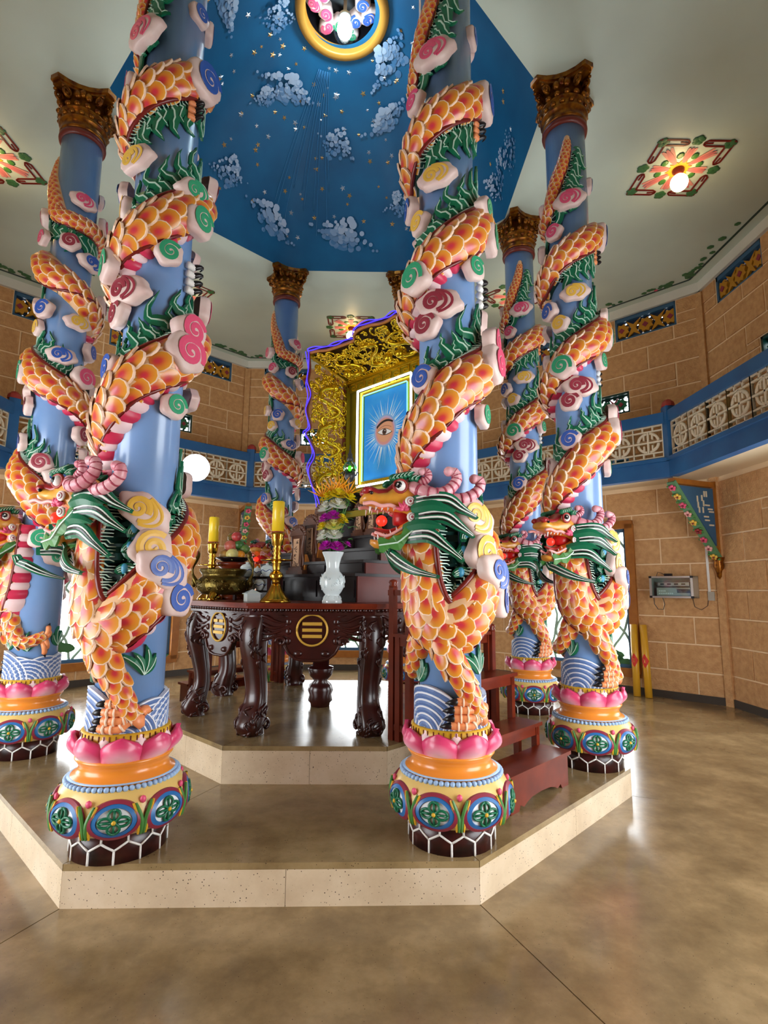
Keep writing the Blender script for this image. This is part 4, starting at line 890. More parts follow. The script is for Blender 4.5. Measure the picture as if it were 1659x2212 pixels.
def capital_mesh():
    f = MB(); z = lambda v: v-Z0
    f.lathe([(RC, z(5.50)), (.190, z(5.505)), (.195, z(5.53)), (.190, z(5.555)), (.178, z(5.56))], 40, 1)
    f.lathe([(.178, z(5.56)), (.19, z(5.57)), (.192, z(5.585)), (.182, z(5.60)), (.185, z(5.64)), (.2, z(5.65)), (.205, z(5.665)), (.195, z(5.68)), (.198, z(5.72)), (.214, z(5.735)), (.212, z(5.75)), (.2, z(5.76)), (.2, z(5.9))], 40, 0)
    for k in range(16):
        a = 2*PI*k/16; f.ball((.196*cos(a), .196*sin(a), z(5.70)), .026, 0, 7, 5, (1, 1, .8)); f.ball((.205*cos(a+.2), .205*sin(a+.2), z(5.772)), .03, 0, 7, 5, (1, 1, .8))
    def abacus(r, c_): 
        P = []
        for k in range(4):
            a0 = PI/4+k*PI/2; A = np.array((r*cos(a0), r*sin(a0))); t = np.array((-sin(a0), cos(a0))); B = np.array((r*cos(a0+PI/2), r*sin(a0+PI/2))); t2 = np.array((-sin(a0+PI/2), cos(a0+PI/2)))
            p0, p1 = A+t*.045, B-t2*.045; P.append(tuple(A-t*.045)); P.append(tuple(p0)); mid = (A+B)/2; mid = mid*(c_/np.linalg.norm(mid))
            for s_ in (.2, .4, .6, .8): P.append(tuple((1-s_)**2*p0+2*s_*(1-s_)*(2*mid-(p0+p1)/2)+s_*s_*p1))
        return P
    f.prism(abacus(.30, .185), z(5.90), z(5.925)); f.prism(abacus(.325, .20), z(5.925), z(5.968))
    for k in range(4):
        a = PI/4+k*PI/2
        for w in (-1, 1):
            o_ = np.array((-sin(a), cos(a), 0))*w*.05; c_ = np.array((cos(a)*.235, sin(a)*.235, z(5.855)))+o_; rad = np.array((cos(a), sin(a), 0)); P = []
            for t in np.linspace(0, 1, 24):
                q_ = .5+t*3.6*PI; r = .052*(1-t*.85); P.append(c_+rad*r*cos(q_)+np.array((0, 0, 1))*r*sin(q_))
            f.tube(P, .013, 6, 0)
        b = a+PI/4; c_ = np.array((cos(b)*.2, sin(b)*.2, z(5.86))); t = np.array((-sin(b), cos(b), 0))
        for w in (-1, 0, 1): f.ball(c_+t*w*.045+np.array((0, 0, .02*(w == 0))), .032, 0, 8, 5, (1, 1, 1.2))
    return f.mesh('capital', [M['gold'], M['brown']])
CAPITAL = capital_mesh()
EY = np.array((0, 0, 1.))
def face_mat(a, r, z, tilt=0.):      # x across, y up, z outward, at angle a round the axis
    N = np.array((sin(a), -cos(a), 0)); X = np.array((cos(a), sin(a), 0)); Y = EY*cos(tilt)+N*sin(tilt); Zn = N*cos(tilt)-EY*sin(tilt); p = N*r+EY*(z-Z0)
    return Matrix([[X[i], Y[i], Zn[i], p[i]] for i in range(3)]+[[0, 0, 0, 1]])
def column(key, xy, mir, label, az, spin=22.5, full=True):
    rot = dict(RF=0, LF=-4, RS=9, RT=12, LS=-10).get(key, 0); hyaw = dict(LF=-24, RS=6, LS=-6).get(key, 0)
    t = thing('dragon_column', label, 'column', (xy[0], xy[1], Z0), R_(rot), 'dragon columns round the dais')
    o = obj('hexagon_base', PED['hexagon_base'], t); obj('hexagon_lines', PED['hexagon_lines'], o); o.rotation_euler = (0, 0, R_(spin))
    b = obj('bowl', PED['bowl'], t)
    for k in range(8):
        a = R_(spin+45*k); m = obj('medallion', PED['medallion'], b, face_mat(a, .320, .418, .0))
        obj('quatrefoil', PED['quatrefoil'], m); obj('leaf_spray', PED['leaf_spray'], b, face_mat(a+PI/8, .3165, .418, .0))
    stuff(obj('bead_ring', PED['bead_ring'], b))
    obj('orange_neck', PED['orange_neck'], t); lo = obj('seed_ring', PED['seed_ring'], t)
    for k in range(8):
        a = R_(spin+45*k); obj('petal', PED['petal'], lo, face_mat(a, .238, .638, .1)); obj('petal', PED['petal2'], lo, face_mat(a+PI/8, .208, .642, .06))
    sh = obj('shaft', PED['shaft'], t); c_ = obj('capital', CAPITAL, t); c_.rotation_euler = (0, 0, -R_(az+rot))
    q = DM[mir]; bo = obj('dragon_body', q['body'], t); obj('back_ridge', q['ridge'], bo); stuff(obj('belly', q['belly'], bo)); stuff(obj('green_fin', q['fin'], t))
    l1, l2 = obj('leg', q['leg1'], t), obj('leg', q['leg2'], t)
    obj('foot', q['foot'], l1); obj('foot', q['claw2'], l2); stuff(obj('wave_relief', q['waves'], t))
    for x in q['tuft']: obj('leaf_tuft', x, t)
    for x in q['clawA']+q['clawB']: obj('claw', x, t)
    hd = obj('head', q['h_head'], t)
    pv = np.array((-.24, -.155)); pv = pv[::-1] if mir else pv
    hd.matrix_basis = Matrix.Translation((pv[0], pv[1], 0)) @ Matrix.Rotation(R_(hyaw), 4, 'Z') @ Matrix.Translation((-pv[0], -pv[1], 0))
    for k in HEADP:
        if k != 'head': obj('mane_strand' if k[:4] == 'mane' else HNAME.get(k, k), q['h_'+k], t if k[:4] == 'mane' else hd)
    for fr, par in ((SF, bo), (LF1, l1), (LF2, l2)):
        fr = [swap_frame(x) for x in fr] if mir else fr
        if full:
            for P, X, Y, Z, a, b_, c2 in fr: obj('scale', SCALE, par, frame_mat(P-EY*Z0, X, Y, Z, a, b_, c2))
        else:
            key_ = ('sc', id(par))
            g = MB(); V = np.array([v.co[:] for v in SCALE.vertices]); FF = [tuple(p.vertices) for p in SCALE.polygons]
            for P, X, Y, Z, a, b_, c2 in fr:
                n0 = g.n; g.V.append(P-EY*Z0+V[:, :1]*a*X+V[:, 1:2]*b_*Y+V[:, 2:]*c2*Z); g.n += len(V)
                for p in SCALE.polygons: g.F.append([i+n0 for i in p.vertices]); g.M.append(p.material_index); g.S.append(p.use_smooth)
            stuff(g.build('scales', [M['headp'], M['rim']], par))
    for th, z, r, s_, col, kd, roll in CL:
        a = R_(th); N = np.array((sin(a), -cos(a), 0)); X = np.array((cos(a), sin(a), 0)); X2 = X*cos(roll)+EY*sin(roll); Y2 = -X*sin(roll)+EY*cos(roll)
        fr = (N*r+EY*z, X2, Y2, N, s_, s_, s_*.62)
        if mir: fr = swap_frame(fr)
        obj('cloud_swirl', cloud(col, kd), t, frame_mat(fr[0]-EY*Z0, *fr[1:]))
    return t
CP = dict(RF=(.383, -.915), RS=(.92, -.38), RT=(.945, .40), LF=(-.36, -.955), LS=(-.995, -.285), LB=(-.37, .91), RB=(.383, .92), LT=(-.94, .385))
S23 = 2.3
for key, mir, az, spin, full, lab in [
    ('RF', False, 157.5, 22.5, True, 'dragon column in front of the wooden steps, its head beside the white vase'), ('LF', False, 202.5, 22.5, True, 'large dragon column at front left, nearest to the brass incense burner'),
    ('RS', False, 112.5, 22.5, True, 'rightmost dragon column, standing at the dais corner past the steps'), ('RT', False, 67.5, 22.5, True, 'smaller dragon column between the shrine and the rightmost column, beside lattice window'),
    ('LS', True, 247.5, 22.5, True, 'leftmost dragon column, its red-lamp mouth facing the viewer at the edge'), ('LB', True, 337.5, 22.5, True, 'slim dragon column standing behind the two yellow candles'),
    ('RB', True, 22.5, 22.5, False, 'dragon column hidden behind the shrine, gilt capital under the ceiling'), ('LT', True, 292.5, 22.5, False, 'dragon column hidden behind the large front left column')]:
    column(key, (CP[key][0]*S23, CP[key][1]*S23), mir, lab, az, spin, full)

# ------------------------------------------------------------------ octagonal altar table
Q = 2**-.5
def EB(e, b, z): return np.array((Q*(e+b), Q*(b-e), z))
RZ = -PI/4          # rotation that lays local x along e and local y along b
T = thing('altar_table', 'dark carved octagonal altar table with gold trigram panels', 'table', (0, 0, .435))
ZT = 1.38-.435
f = MB(); f.prism(octa(1.25), ZT-.022, ZT); f.prism(octa(1.23), ZT-.04, ZT-.022); f.build('tabletop', M['woodr'], T)
f = MB(); f.prism(octa(1.205), ZT-.085, ZT-.04)
for k in range(8):
    a = R_(45*k); n = np.array((sin(a), cos(a), 0)); e_ = np.array((cos(a), -sin(a), 0)); d = 1.205*cos(PI/8)
    for i in range(22):
        u = (i-10.5)*.041; f.ball(n*(d)+e_*u+EY*(ZT-.05), .02, 0, 8, 4, (1, 1, .9), (e_, n, EY))
stuff(f.build('scalloped_moulding', M['wood'], T))
def table_leg(a):
    f = MB(); r_ = random.Random(int(a*10)); rad = np.array((sin(a), cos(a), 0)); tan = np.array((cos(a), -sin(a), 0))
    prof = smooth_path([(1.10, ZT-.085, .085, .085), (1.135, ZT-.2, .095, .09), (1.14, ZT-.33, .085, .085), (1.115, ZT-.45, .075, .08), (1.085, .34, .065, .075), (1.085, .24, .066, .078), (1.115, .16, .082, .088), (1.145, .08, .095, .092), (1.14, .03, .085, .086), (1.12, 0, .075, .08)], 36)
    V = []; n = 14
    for r, z, hr, ht in prof:
        for k in range(n):
            q = 2*PI*k/n; c_, s_ = cos(q), sin(q); V.append(rad*(r+hr*np.sign(c_)*abs(c_)**.6)+tan*ht*np.sign(s_)*abs(s_)**.6+EY*z)
    N = len(prof); f.add(V, [(i*n+k, i*n+(k+1) % n, (i+1)*n+(k+1) % n, (i+1)*n+k) for i in range(N-1) for k in range(n)]+[tuple(range(n)), tuple(range((N-1)*n, N*n))[::-1]])
    for i in range(46):       # carved mane curls
        top = i < 24; z = r_.uniform(ZT-.42, ZT-.1) if top else r_.uniform(.02, .24); k = int(np.argmin(abs(prof[:, 1]-z))); r, _, hr, ht = prof[k]
        q = r_.uniform(-2.2, 2.2); P = []
        for t in np.linspace(0, 1, 6):
            q2 = q+.35*sin(3*t); z2 = z-.07*t; c_, s_ = cos(q2), sin(q2); k2 = int(np.argmin(abs(prof[:, 1]-z2))); r2, _, h2, t2 = prof[k2]; P.append(rad*(r2+h2*np.sign(c_)*abs(c_)**.6)+tan*t2*np.sign(s_)*abs(s_)**.6+EY*max(z2, .01))
        f.tube(P, [.004, .012, .014, .012, .008, .003], 5)
    for w in (-1, 1):
        c_ = rad*1.06+tan*w*.08+EY*.06
        f.tube([c_+rad*.05*(1-t*.7)*cos(5*t)+EY*.05*(1-t*.7)*sin(5*t) for t in np.linspace(0, 1, 12)], .016, 6)
    return f
for k in range(8): table_leg(R_(22.5+45*k)).build('leg', M['wood'], T)
f = MB(); f.lathe([(.085, 0), (.09, .03), (.11, .05), (.1, .1), (.115, .14), (.1, .19), (.06, .225), (.1, .27), (.12, .33), (.115, .345), (.075, .355), (.075, .8), (.1, .84), (.1, ZT-.04)], 20, 0, (-.03, -.06, 0)); f.build('centre_post', M['wood'], T)
TRI = {180: (1, 1, 1), 225: (0, 1, 1), 270: (1, 0, 1), 315: (0, 0, 1), 0: (0, 0, 0), 45: (1, 0, 0), 90: (0, 1, 0), 135: (1, 1, 0)}
for az, bars in TRI.items():
    a = R_(az); n = np.array((sin(a), cos(a), 0)); e_ = np.array((cos(a), -sin(a), 0)); D = 1.075; zc = 1.155-.435
    def pl(x, y, h): return n*(D+h)+e_*x+EY*y
    f = MB(); zt = ZT-.085; zb = .965-.435
    half = [(.41, zt), (.41, zc+.02), (.33, zc+.02), (.27, zc-.01), (.245, zc-.07), (.205, zc-.06), (.20, zc-.09), (.17, zb+.05), (.12, zb+.012), (.06, zb)]
    f.prism([(x, y) for x, y in half]+[(-x, y) for x, y in half[::-1]], -.02, .02, pl)
    P = [pl(x, y, .022) for x, y in half[2:]]+[pl(-x, y, .022) for x, y in half[:1:-1]]; f.tube(P, .011, 6)
    f.bar(pl(-.4, zt-.03, .02), pl(.4, zt-.03, .02), .015, .012)
    for w in (-1, 1):
        for i in range(5):
            P = [pl(w*(.40-.22*t), zc+.16-.045*i+.02*sin(5*t+i)-.015*t, .02+.006*sin(PI*t)) for t in np.linspace(0, 1, 8)]; f.tube(P, [.004, .012, .014, .013, .011, .008, .005, .002], 6)
        P = [pl(w*(.225+.045*(1-t)*cos(6.5*t)), zc-.06+.045*(1-t)*sin(6.5*t), .028) for t in np.linspace(0, 1, 16)]; f.tube(P, .012, 6)
        for zz_ in (.09, .02, -.05): f.ball(pl(w*.175, zc+zz_, .02), .022, 0, 8, 5, (1, .6, 1.2))
        f.ball(pl(w*.1, zb+.05, .02), .028, 0, 8, 5, (1.2, .6, .8)); P = [pl(w*(.41-.0*t), zc+.02-.19*t, .015) for t in np.linspace(0, 1, 5)]
    ap = f.build('apron_panel', M['wood'], T)
    f = MB(); rr = .112; f.tube([pl(rr*cos(t), zc+.03+rr*sin(t), .03) for t in np.linspace(0, 2*PI, 37)], .0085, 6, 0)
    for i, full in enumerate(bars):
        z = zc+.03+.045*(1-i)
        for x0, x1 in (((-.072, .072),) if full else ((-.072, -.012), (.012, .072))): f.prism([(x0, z-.0115), (x1, z-.0115), (x1, z+.0115), (x0, z+.0115)], .02, .032, pl)
    g_ = f.build('trigram_disc', M['inlay'], ap)

# ------------------------------------------------------------------ stepped altar on the table
A = thing('tiered_altar', 'dark lacquered stepped altar standing on the octagonal table', 'altar', (0, 0, 1.38), RZ)
tiers = [(-.29, .235), (-.20, .35), (-.02, .465), (.15, .60), (.30, .80)]; wA = .74
for i, (b0, zt) in enumerate(tiers):
    zb = 0 if i == 0 else tiers[i-1][1]; f = MB(); f.box((.0, (b0+.95)/2, (zb+zt-.02)/2), (2*wA, .95-b0, zt-zb-.02), 0); f.box((-.0, b0-.001, (zb+zt)/2-.01), (2*wA-.03, .012, zt-zb-.02), 1)
    f.box((0, (b0+.95)/2-.02, zt-.012), (2*wA+.03, .95-b0+.05, .024), 1)
    for k in range(3): f.box((-wA*.66+wA*.66*k, b0-.01, (zb+zt)/2-.01), (wA*.6, .014, (zt-zb)*.6), 1)
    f.build('tier', [M['woodside'], M['blackwood']], A)
def tablet(e, b, z, h, lab):
    t = thing('spirit_tablet', lab, 'tablet', EB(e, b, z), RZ, None); w = h*.38; t.scale = (1, .72, 1)
    f = MB(); f.box((0, 0, .02), (w*1.5, .1, .04)); f.box((0, 0, .05), (w*1.2, .08, .03)); f.bar((0, -.01, .06), (0, .02, h*.86), w*.92, .035, 0, up=(0, 1, 0))
    for w_ in (-1, 1): f.tube([(w_*(w*.48+.012*sin(9*t)), 0, .06+(h*.8)*t) for t in np.linspace(0, 1, 12)], .014, 6)
    f.build('carved_frame', M['tabwood'], t)
    f = MB(); f.box((0, -.02, h*.46), (w*.5, .012, h*.6)); f.box((0, -.018, .075), (w*.62, .016, .05)); pn = f.build('panel', M['tabpanel'], t)
    f = MB(); r_ = random.Random(int(e*100)+7)
    for k in range(4):
        z_ = h*(.24+.15*k)
        for j in range(4): x, y = r_.uniform(-.3, .3)*w*.5, z_+r_.uniform(-.02, .02); f.bar((x-.012, -.028, y), (x+.012, -.028, y+r_.uniform(-.02, .02)), .004, .005)
    stuff(f.build('inscription', M['strokes'], pn))
    f = MB()
    for k in range(11):
        a = PI*k/10; f.ball((w*.62*cos(a), 0, h*.86+.075*sin(a)), .022, 0, 7, 5, (1, .8, 1)); 
        if 2 < k < 8: f.ball((w*.3*cos(a), 0, h*.88+.05*sin(a)), .024, 0, 7, 5)
    f.prism([(-w*.7, h*.83), (w*.7, h*.83), (w*.4, h*.93), (0, h*.99), (-w*.4, h*.93)], -.02, .02, lambda x, y, h_: (x, h_, y)); f.build('carved_crest', M['tabwood'], t)
    f = MB(); f.prism([(-.03, .0), (.17*1, .0), (.02, h*.42), (-.0, h*.42)], -.012, .012, lambda x, y, h_: (w*.62+h_, x*.8+.02, y)); f.build('brace', M['frame'], t)
for e, b, z, h, lab in [(-.15, -.24, 1.617, .44, 'lowest carved wooden tablet, right behind the near yellow candle'), (-.11, -.12, 1.732, .43, 'second carved wooden tablet, left of the flowers'), (-.14, .05, 1.847, .46, 'topmost tablet peeking above the left flowers'), (.21, .22, 1.982, .30, 'carved tablet between the flowers and the dragon mouth'), (.38, .22, 1.982, .28, 'tablet mostly hidden behind the dragon jaw')]:
    tablet(e, b, z, h, lab)

# ------------------------------------------------------------------ gilt shrine canopy and eye painting
S = thing('shrine_canopy', 'gilded openwork shrine box outlined in blue neon above the altar', 'shrine', (0, 0, 2.18), RZ)
ZS = 2.18; e0, e1 = -.62, .92; bk = .79
f = MB(); f.box(((e0+e1)/2, bk+.03, 3.04-ZS), (e1-e0, .04, 1.74)); f.box((e0+.02, bk-.04, 3.0-ZS), (.05, .05, 1.66)); f.box(((e0+e1)/2, .5, 2.21-ZS), (e1-e0, .62, .06)); f.build('back_panel', M['golddk'], S)
def carve(fn, n, seed, r0=.05, box=(0, 1, 0, 1), inside=lambda u, v: True, body=3):
    """openwork relief: dragons' coils, curls and beads in gold"""
    f = MB(); r_ = random.Random(seed); k = 0
    while k < n:
        u, v = r_.uniform(*box[:2]), r_.uniform(*box[2:])
        if not inside(u, v): continue
        k += 1; R = r0*r_.uniform(.5, 1.25); a0 = r_.uniform(0, 6.28); tn = r_.choice((-1, 1))*r_.uniform(.6, 1.5)*2*PI; P = []
        for t in np.linspace(0, 1, 14): q = a0+tn*t; rr = R*(1-.75*t); P.append(fn(u+rr*cos(q), v+rr*sin(q), .012*sin(PI*t)))
        f.tube(P, np.linspace(.013, .004, 14)*r_.uniform(.7, 1.2), 5, 0, True)
        if k % 3 == 0: f.ball(fn(u, v, .012), r_.uniform(.012, .022), 0, 6, 4)
    return f
def serpent(f, fn, pts, r):
    P = smooth_path(pts, 40); q = np.linspace(0, 1, 40); f.tube([fn(u, v, .03+.012*sin(25*x)) for (u, v), x in zip(P, q)], r*(1-.6*q)*(1+.12*np.sin(q*90)), 7)
    h = P[0]; f.ball(fn(h[0], h[1], .04), r*1.7, 0, 8, 6)
    for k in range(6): a = k*1.05; f.tube([fn(h[0]+.05*t*cos(a), h[1]+.05*t*sin(a), .04) for t in np.linspace(0, 1, 4)], [.01, .008, .005, .001], 5)
def lp(u, v, h): return (e0+.02+h, u, v-ZS)
edge = smooth_path([(.38, 2.30), (.36, 2.44), (.27, 2.62), (.22, 2.78), (.29, 2.94), (.23, 3.08), (.16, 3.16), (.22, 3.24), (.17, 3.42), (.21, 3.6), (.17, 3.74), (.19, 3.9), (.165, 4.09)], 60)
ub = lambda v: np.interp(v, edge[:, 1], edge[:, 0])
f = carve(lp, 215, 5, .055, (.17, .72, 2.3, 3.96), lambda u, v: u > ub(v)+.04)
for v0 in (2.5, 3.05, 3.5): serpent(f, lp, [(.52, v0+.26), (.36, v0+.2), (.32, v0+.08), (.46, v0+.06), (.6, v0), (.5, v0-.1), (.36, v0-.12), (.4, v0-.22)], .03)
stuff(f.build('side_carving', M['gold2'], S))
f = MB(); f.tube([lp(u, v, 0) for u, v in edge], .016, 6); f.build('wavy_edge', M['brown'], S)
for k in (-1, 1):
    f = MB(); f.tube([lp(u-.022+.012*k*sin(i*.45), v, .012*k) for i, (u, v) in enumerate(edge)], .0055, 6); f.build('neon_tube', M['neonb'], S)
f = MB()        # fret strip at the back of the side
f.box((e0+.02, .735, 3.07-ZS), (.012, .09, 1.62)); f.build('fret_backing', M['woodside'], S)
def fret(f, fn, L, hgt, n, t=.012):
    c = L/n
    for i in range(n):
        x = i*c; w = c*.5
        for a, b_, cc, d in ((x+.06*c, 0, x+.06*c, hgt), (x+.06*c, hgt, x+.94*c, hgt), (x+.5*c, hgt*.45, x+.94*c, hgt*.45), (x+.94*c, hgt, x+.94*c, hgt*.45), (x+.5*c, hgt*.45, x+.5*c, 0), (x+.5*c, 0, x+1.06*c, 0)):
            f.bar(fn(a, b_), fn(cc, d), t, t)
f = MB(); fret(f, lambda x, y: (e0+.03, .70+.07*y/.07, 2.28-ZS+x), 1.6, .07, 11, .013); f.build('fret_band', M['golddk'], S)
# sloping canopy
def cp(u, v, h=0): return (u, bk-v*.61, 3.92+.165*v-ZS-h)      # v 0 back .. 1 front
fe = smooth_path([(e0, 1.0), (-.5, .97), (-.38, .90), (-.28, .88), (-.16, .86), (-.06, .845), (.03, .85), (.1, .95), (.2, 1.0), (.34, .99), (.46, .93), (.56, .92), (.66, .94), (.74, .91), (.84, .97), (e1, 1.0)], 70)
vf = lambda u: np.interp(u, fe[:, 0], fe[:, 1])
f = carve(lambda u, v, h: cp(u, v/.61, .02+h), 235, 11, .055, (e0+.05, e1-.03, .04, .6), lambda u, v: v/.61 < vf(u)-.05)
for u0, fl in ((-.3, 1), (.1, -1), (.5, 1)): serpent(f, lambda u, v, h: cp(u, v/.61, .02+h), [(u0-.12*fl, .2), (u0, .12), (u0+.12*fl, .2), (u0, .3), (u0-.12*fl, .38), (u0, .46), (u0+.1*fl, .42)], .03)
stuff(f.build('canopy_carving', M['gold2'], S))
f = MB(); V = []
for u, v in fe: V += [cp(u, 0, -.035), cp(u, v, -.035), cp(u, v, -.055), cp(u, 0, -.055)]
n = len(fe); f.add(V, [(i*4+k, i*4+(k+1) % 4, (i+1)*4+(k+1) % 4, (i+1)*4+k) for i in range(n-1) for k in range(4)], 0, False); f.build('canopy_board', mat('dark_gilt_ground', (70, 44, 8), .5, .3), S)
f = MB(); f.tube([cp(u, v, 0) for u, v in fe], .018, 6); f.build('canopy_edge', M['frame'], S)
for k in (-1, 1):
    f = MB(); f.tube([cp(u, v+.03+.018*k*sin(i*.5), -.03-.008*k) for i, (u, v) in enumerate(fe)], .0055, 6); f.build('neon_tube', M['neonb'], S)
f = MB(); f.bar(cp(e0+.03, 0, .02), cp(e0+.03, 1, .02), .045, .05); f.bar((e0, bk-.03, 3.9-ZS), (e1, bk-.03, 3.9-ZS), .05, .055); f.build('gilt_cornice', M['gold2'], S)
f = MB(); f.box(((e0+e1)/2, bk-.02, 3.82-ZS), (e1-e0, .015, .11), 1); fret(f, lambda x, y: (e0+.03+x, bk-.03, 3.785-ZS+y), e1-e0-.05, .07, 11, .015); f.build('fret_lintel', [M['gold2'], M['golddk']], S)
f = carve(lambda u, v, h: (u, bk-.01-h, v-ZS), 34, 21, .035, (-.2, .25, 3.735, 3.765)); stuff(f.build('scroll_carving', M['gold2'], S))
f = MB(); f.box((e1-.02, bk-.12, 3.0-ZS), (.04, .26, 1.7)); f.build('side_post', M['golddk'], S)
# painting
P_ = thing('eye_painting', 'blue painting of a radiant eye framed by white neon inside the shrine', 'painting', EB(0.03, .76, 2.64), RZ)
pw, ph_ = .33, .49; pz = .52
f = MB()
for a, b_, cc, d in ((-pw-.06, -pw, -ph_-.06, ph_+.06), (pw, pw+.06, -ph_-.06, ph_+.06), (-pw, pw, ph_, ph_+.06), (-pw, pw, -ph_-.06, -ph_)): f.box(((a+b_)/2, 0, pz+(cc+d)/2), (b_-a, .05, d-cc))
f.build('gilt_frame', M['gold2'], P_)
f = MB(); q = .075
for p0, p1 in (((-pw-q, -ph_-q+.05), (-pw-q, ph_+q)), ((-pw-q, ph_+q), (pw+q, ph_+q)), ((pw+q, ph_+q), (pw+q, -ph_-q+.05)), ((-pw-q, -ph_-q+.02), (pw+q, -ph_-q+.02))): f.tube([(p0[0]+(p1[0]-p0[0])*t, -.05, pz+p0[1]+(p1[1]-p0[1])*t) for t in (.0, .5, 1)], .0125, 8)
f.build('neon_border', M['neonw'], P_)
f = MB()
for p0, p1 in (((-pw-.008, -ph_), (-pw-.008, ph_)), ((-pw, ph_+.008), (pw, ph_+.008)), ((pw+.008, ph_), (pw+.008, -ph_))): f.tube([(p0[0]+(p1[0]-p0[0])*t, -.035, pz+p0[1]+(p1[1]-p0[1])*t) for t in (0, .5, 1)], .006, 6)
f.build('light_strip', M['neonc'], P_)
f = MB(); f.box((0, -.008, pz), (2*pw, .012, 2*ph_)); cv = f.build('canvas', mat('sky_blue_paint', (28, 150, 240), .5, noise=(60, 172, 246), nscale=5), P_)
f = MB(); r_ = random.Random(8); L0 = lambda h: (lambda x, y, hh: (x, -.0145-h, pz+.03+y))
for k in range(56):
    a = 2*PI*k/56+r_.uniform(-.03, .03); r1 = r_.uniform(.24, .44); w = r_.uniform(.006, .015); rb = .1
    ca, sa = cos(a), sin(a); f.prism([(rb*ca-w*sa, rb*sa+w*ca), (rb*ca+w*sa, rb*sa-w*ca), (min(pw-.01, max(-pw+.01, r1*ca)), r1*sa)], 0, .001, lambda x, y, h: (x, -.0145-h, pz+.03+y), r_.choice((0, 0, 1)))
f.build('ray', [mat('ray_pale', (150, 206, 240), .5), mat('ray_white', (214, 236, 248), .5)], P_)
EYP = MB()
def ell(rx, ry, cx, cy, h, m, n=28): EYP.prism([(cx+rx*cos(t), cy+ry*sin(t)) for t in np.linspace(0, 2*PI, n, endpoint=False)], 0, .0012, lambda x, y, hh: (x, -.0155-h-hh, pz+.03+y), m)
ell(.165, .185, 0, 0, .0, 0); ell(.15, .165, 0, 0, .0014, 1); ell(.135, .148, 0, -.005, .0028, 2); ell(.118, .128, 0, 0, .0042, 3)
alm = [(x*.105, .034*(1-x*x)-.006-.012*x) for x in np.linspace(-1, 1, 13)]+[(x*.105, -.028*(1-x*x)-.006-.012*x*0-.012*x) for x in np.linspace(1, -1, 13)[1:-1]]
EYP.prism([(x*1.08, y*1.22) for x, y in alm], 0, .001, lambda x, y, hh: (x, -.021-hh, pz+.02+y), 6); EYP.prism(alm, 0, .001, lambda x, y, hh: (x, -.0225-hh, pz+.02+y), 4)
ell(.032, .033, 0, -.014, .0085, 5); ell(.017, .018, 0, -.014, .0098, 6); ell(.006, .006, .01, -.004, .0112, 4)
br = [(x*.125, .085+.045*(1-x*x)-.02*(x < 0)*x*x*0+.012*x) for x in np.linspace(-1, 1, 14)]; EYP.prism(br+[(x*.118, .063+.042*(1-x*x)+.016*x) for x in np.linspace(1, -1, 14)], 0, .001, lambda x, y, hh: (x, -.021-hh, pz+.02+y), 6)
EYP.prism([(x*.1, .035+.03*(1-x*x)) for x in np.linspace(-1, 1, 12)]+[(x*.1, .030+.03*(1-x*x)) for x in np.linspace(1, -1, 12)], 0, .001, lambda x, y, hh: (x, -.021-hh, pz+.02+y), 7)
EYP.build('eye', [mat('glow_blue', (130, 180, 226), .5), mat('glow_mauve', (190, 170, 200), .5), mat('glow_pink', (216, 150, 140), .5), mat('eyelid_skin', (222, 160, 120), .5), M['white'], mat('iris_brown', (92, 60, 40), .4), mat('brow_black', (34, 22, 18), .5), mat('lid_line', (150, 90, 66), .5)], P_)
# green glass oil lamp before the painting
def lamp_at(e, b, z, lab):
    t = thing('oil_lamp', lab, 'lamp', EB(e, b, z)); f = MB(); f.lathe([(.05, 0), (.055, .02), (.02, .05), (.018, .13), (.04, .16), (.06, .2), (.05, .22), (.015, .225)], 14); f.lathe([(.012, .34), (.035, .36), (.03, .385), (.02, .40), (.025, .42), (.012, .44), (.006, .5), (.0, .53)], 12)
    for k in range(6): a = k*PI/3; f.tube([(.06*cos(a), .06*sin(a), .2), (.075*cos(a), .075*sin(a), .24), (.09*cos(a), .09*sin(a), .22)], .008, 5)
    f.build('metal_stand', M['rack'], t); f = MB(); f.lathe([(.03, .225), (.065, .25), (.07, .29), (.05, .335), (.02, .345)], 16, 0); f.build('glass_bowl', M['gglass'], t)
    f = MB(); f.ball((0, 0, .275), .02, 0, 8, 5, (1, 1, 1.5)); f.build('wick_light', mat('green_flame', (160, 255, 120), .4, emis=(150, 255, 90), estr=2.5), t)
lamp_at(.0, .27, 2.42, 'green glass oil lamp with dark metal top before the eye painting')
f = MB(); f.box((0, 0, .09), (.24, .2, .18)); f.box((0, 0, .175), (.28, .22, .02)); f.box((0, 0, .01), (.28, .22, .02)); o = f.build('lamp_stand', M['blackwood']); o.location = EB(0, .27, 2.241); o.rotation_euler = (0, 0, RZ); tag(o, 'small black box stand under the green oil lamp', 'stand')

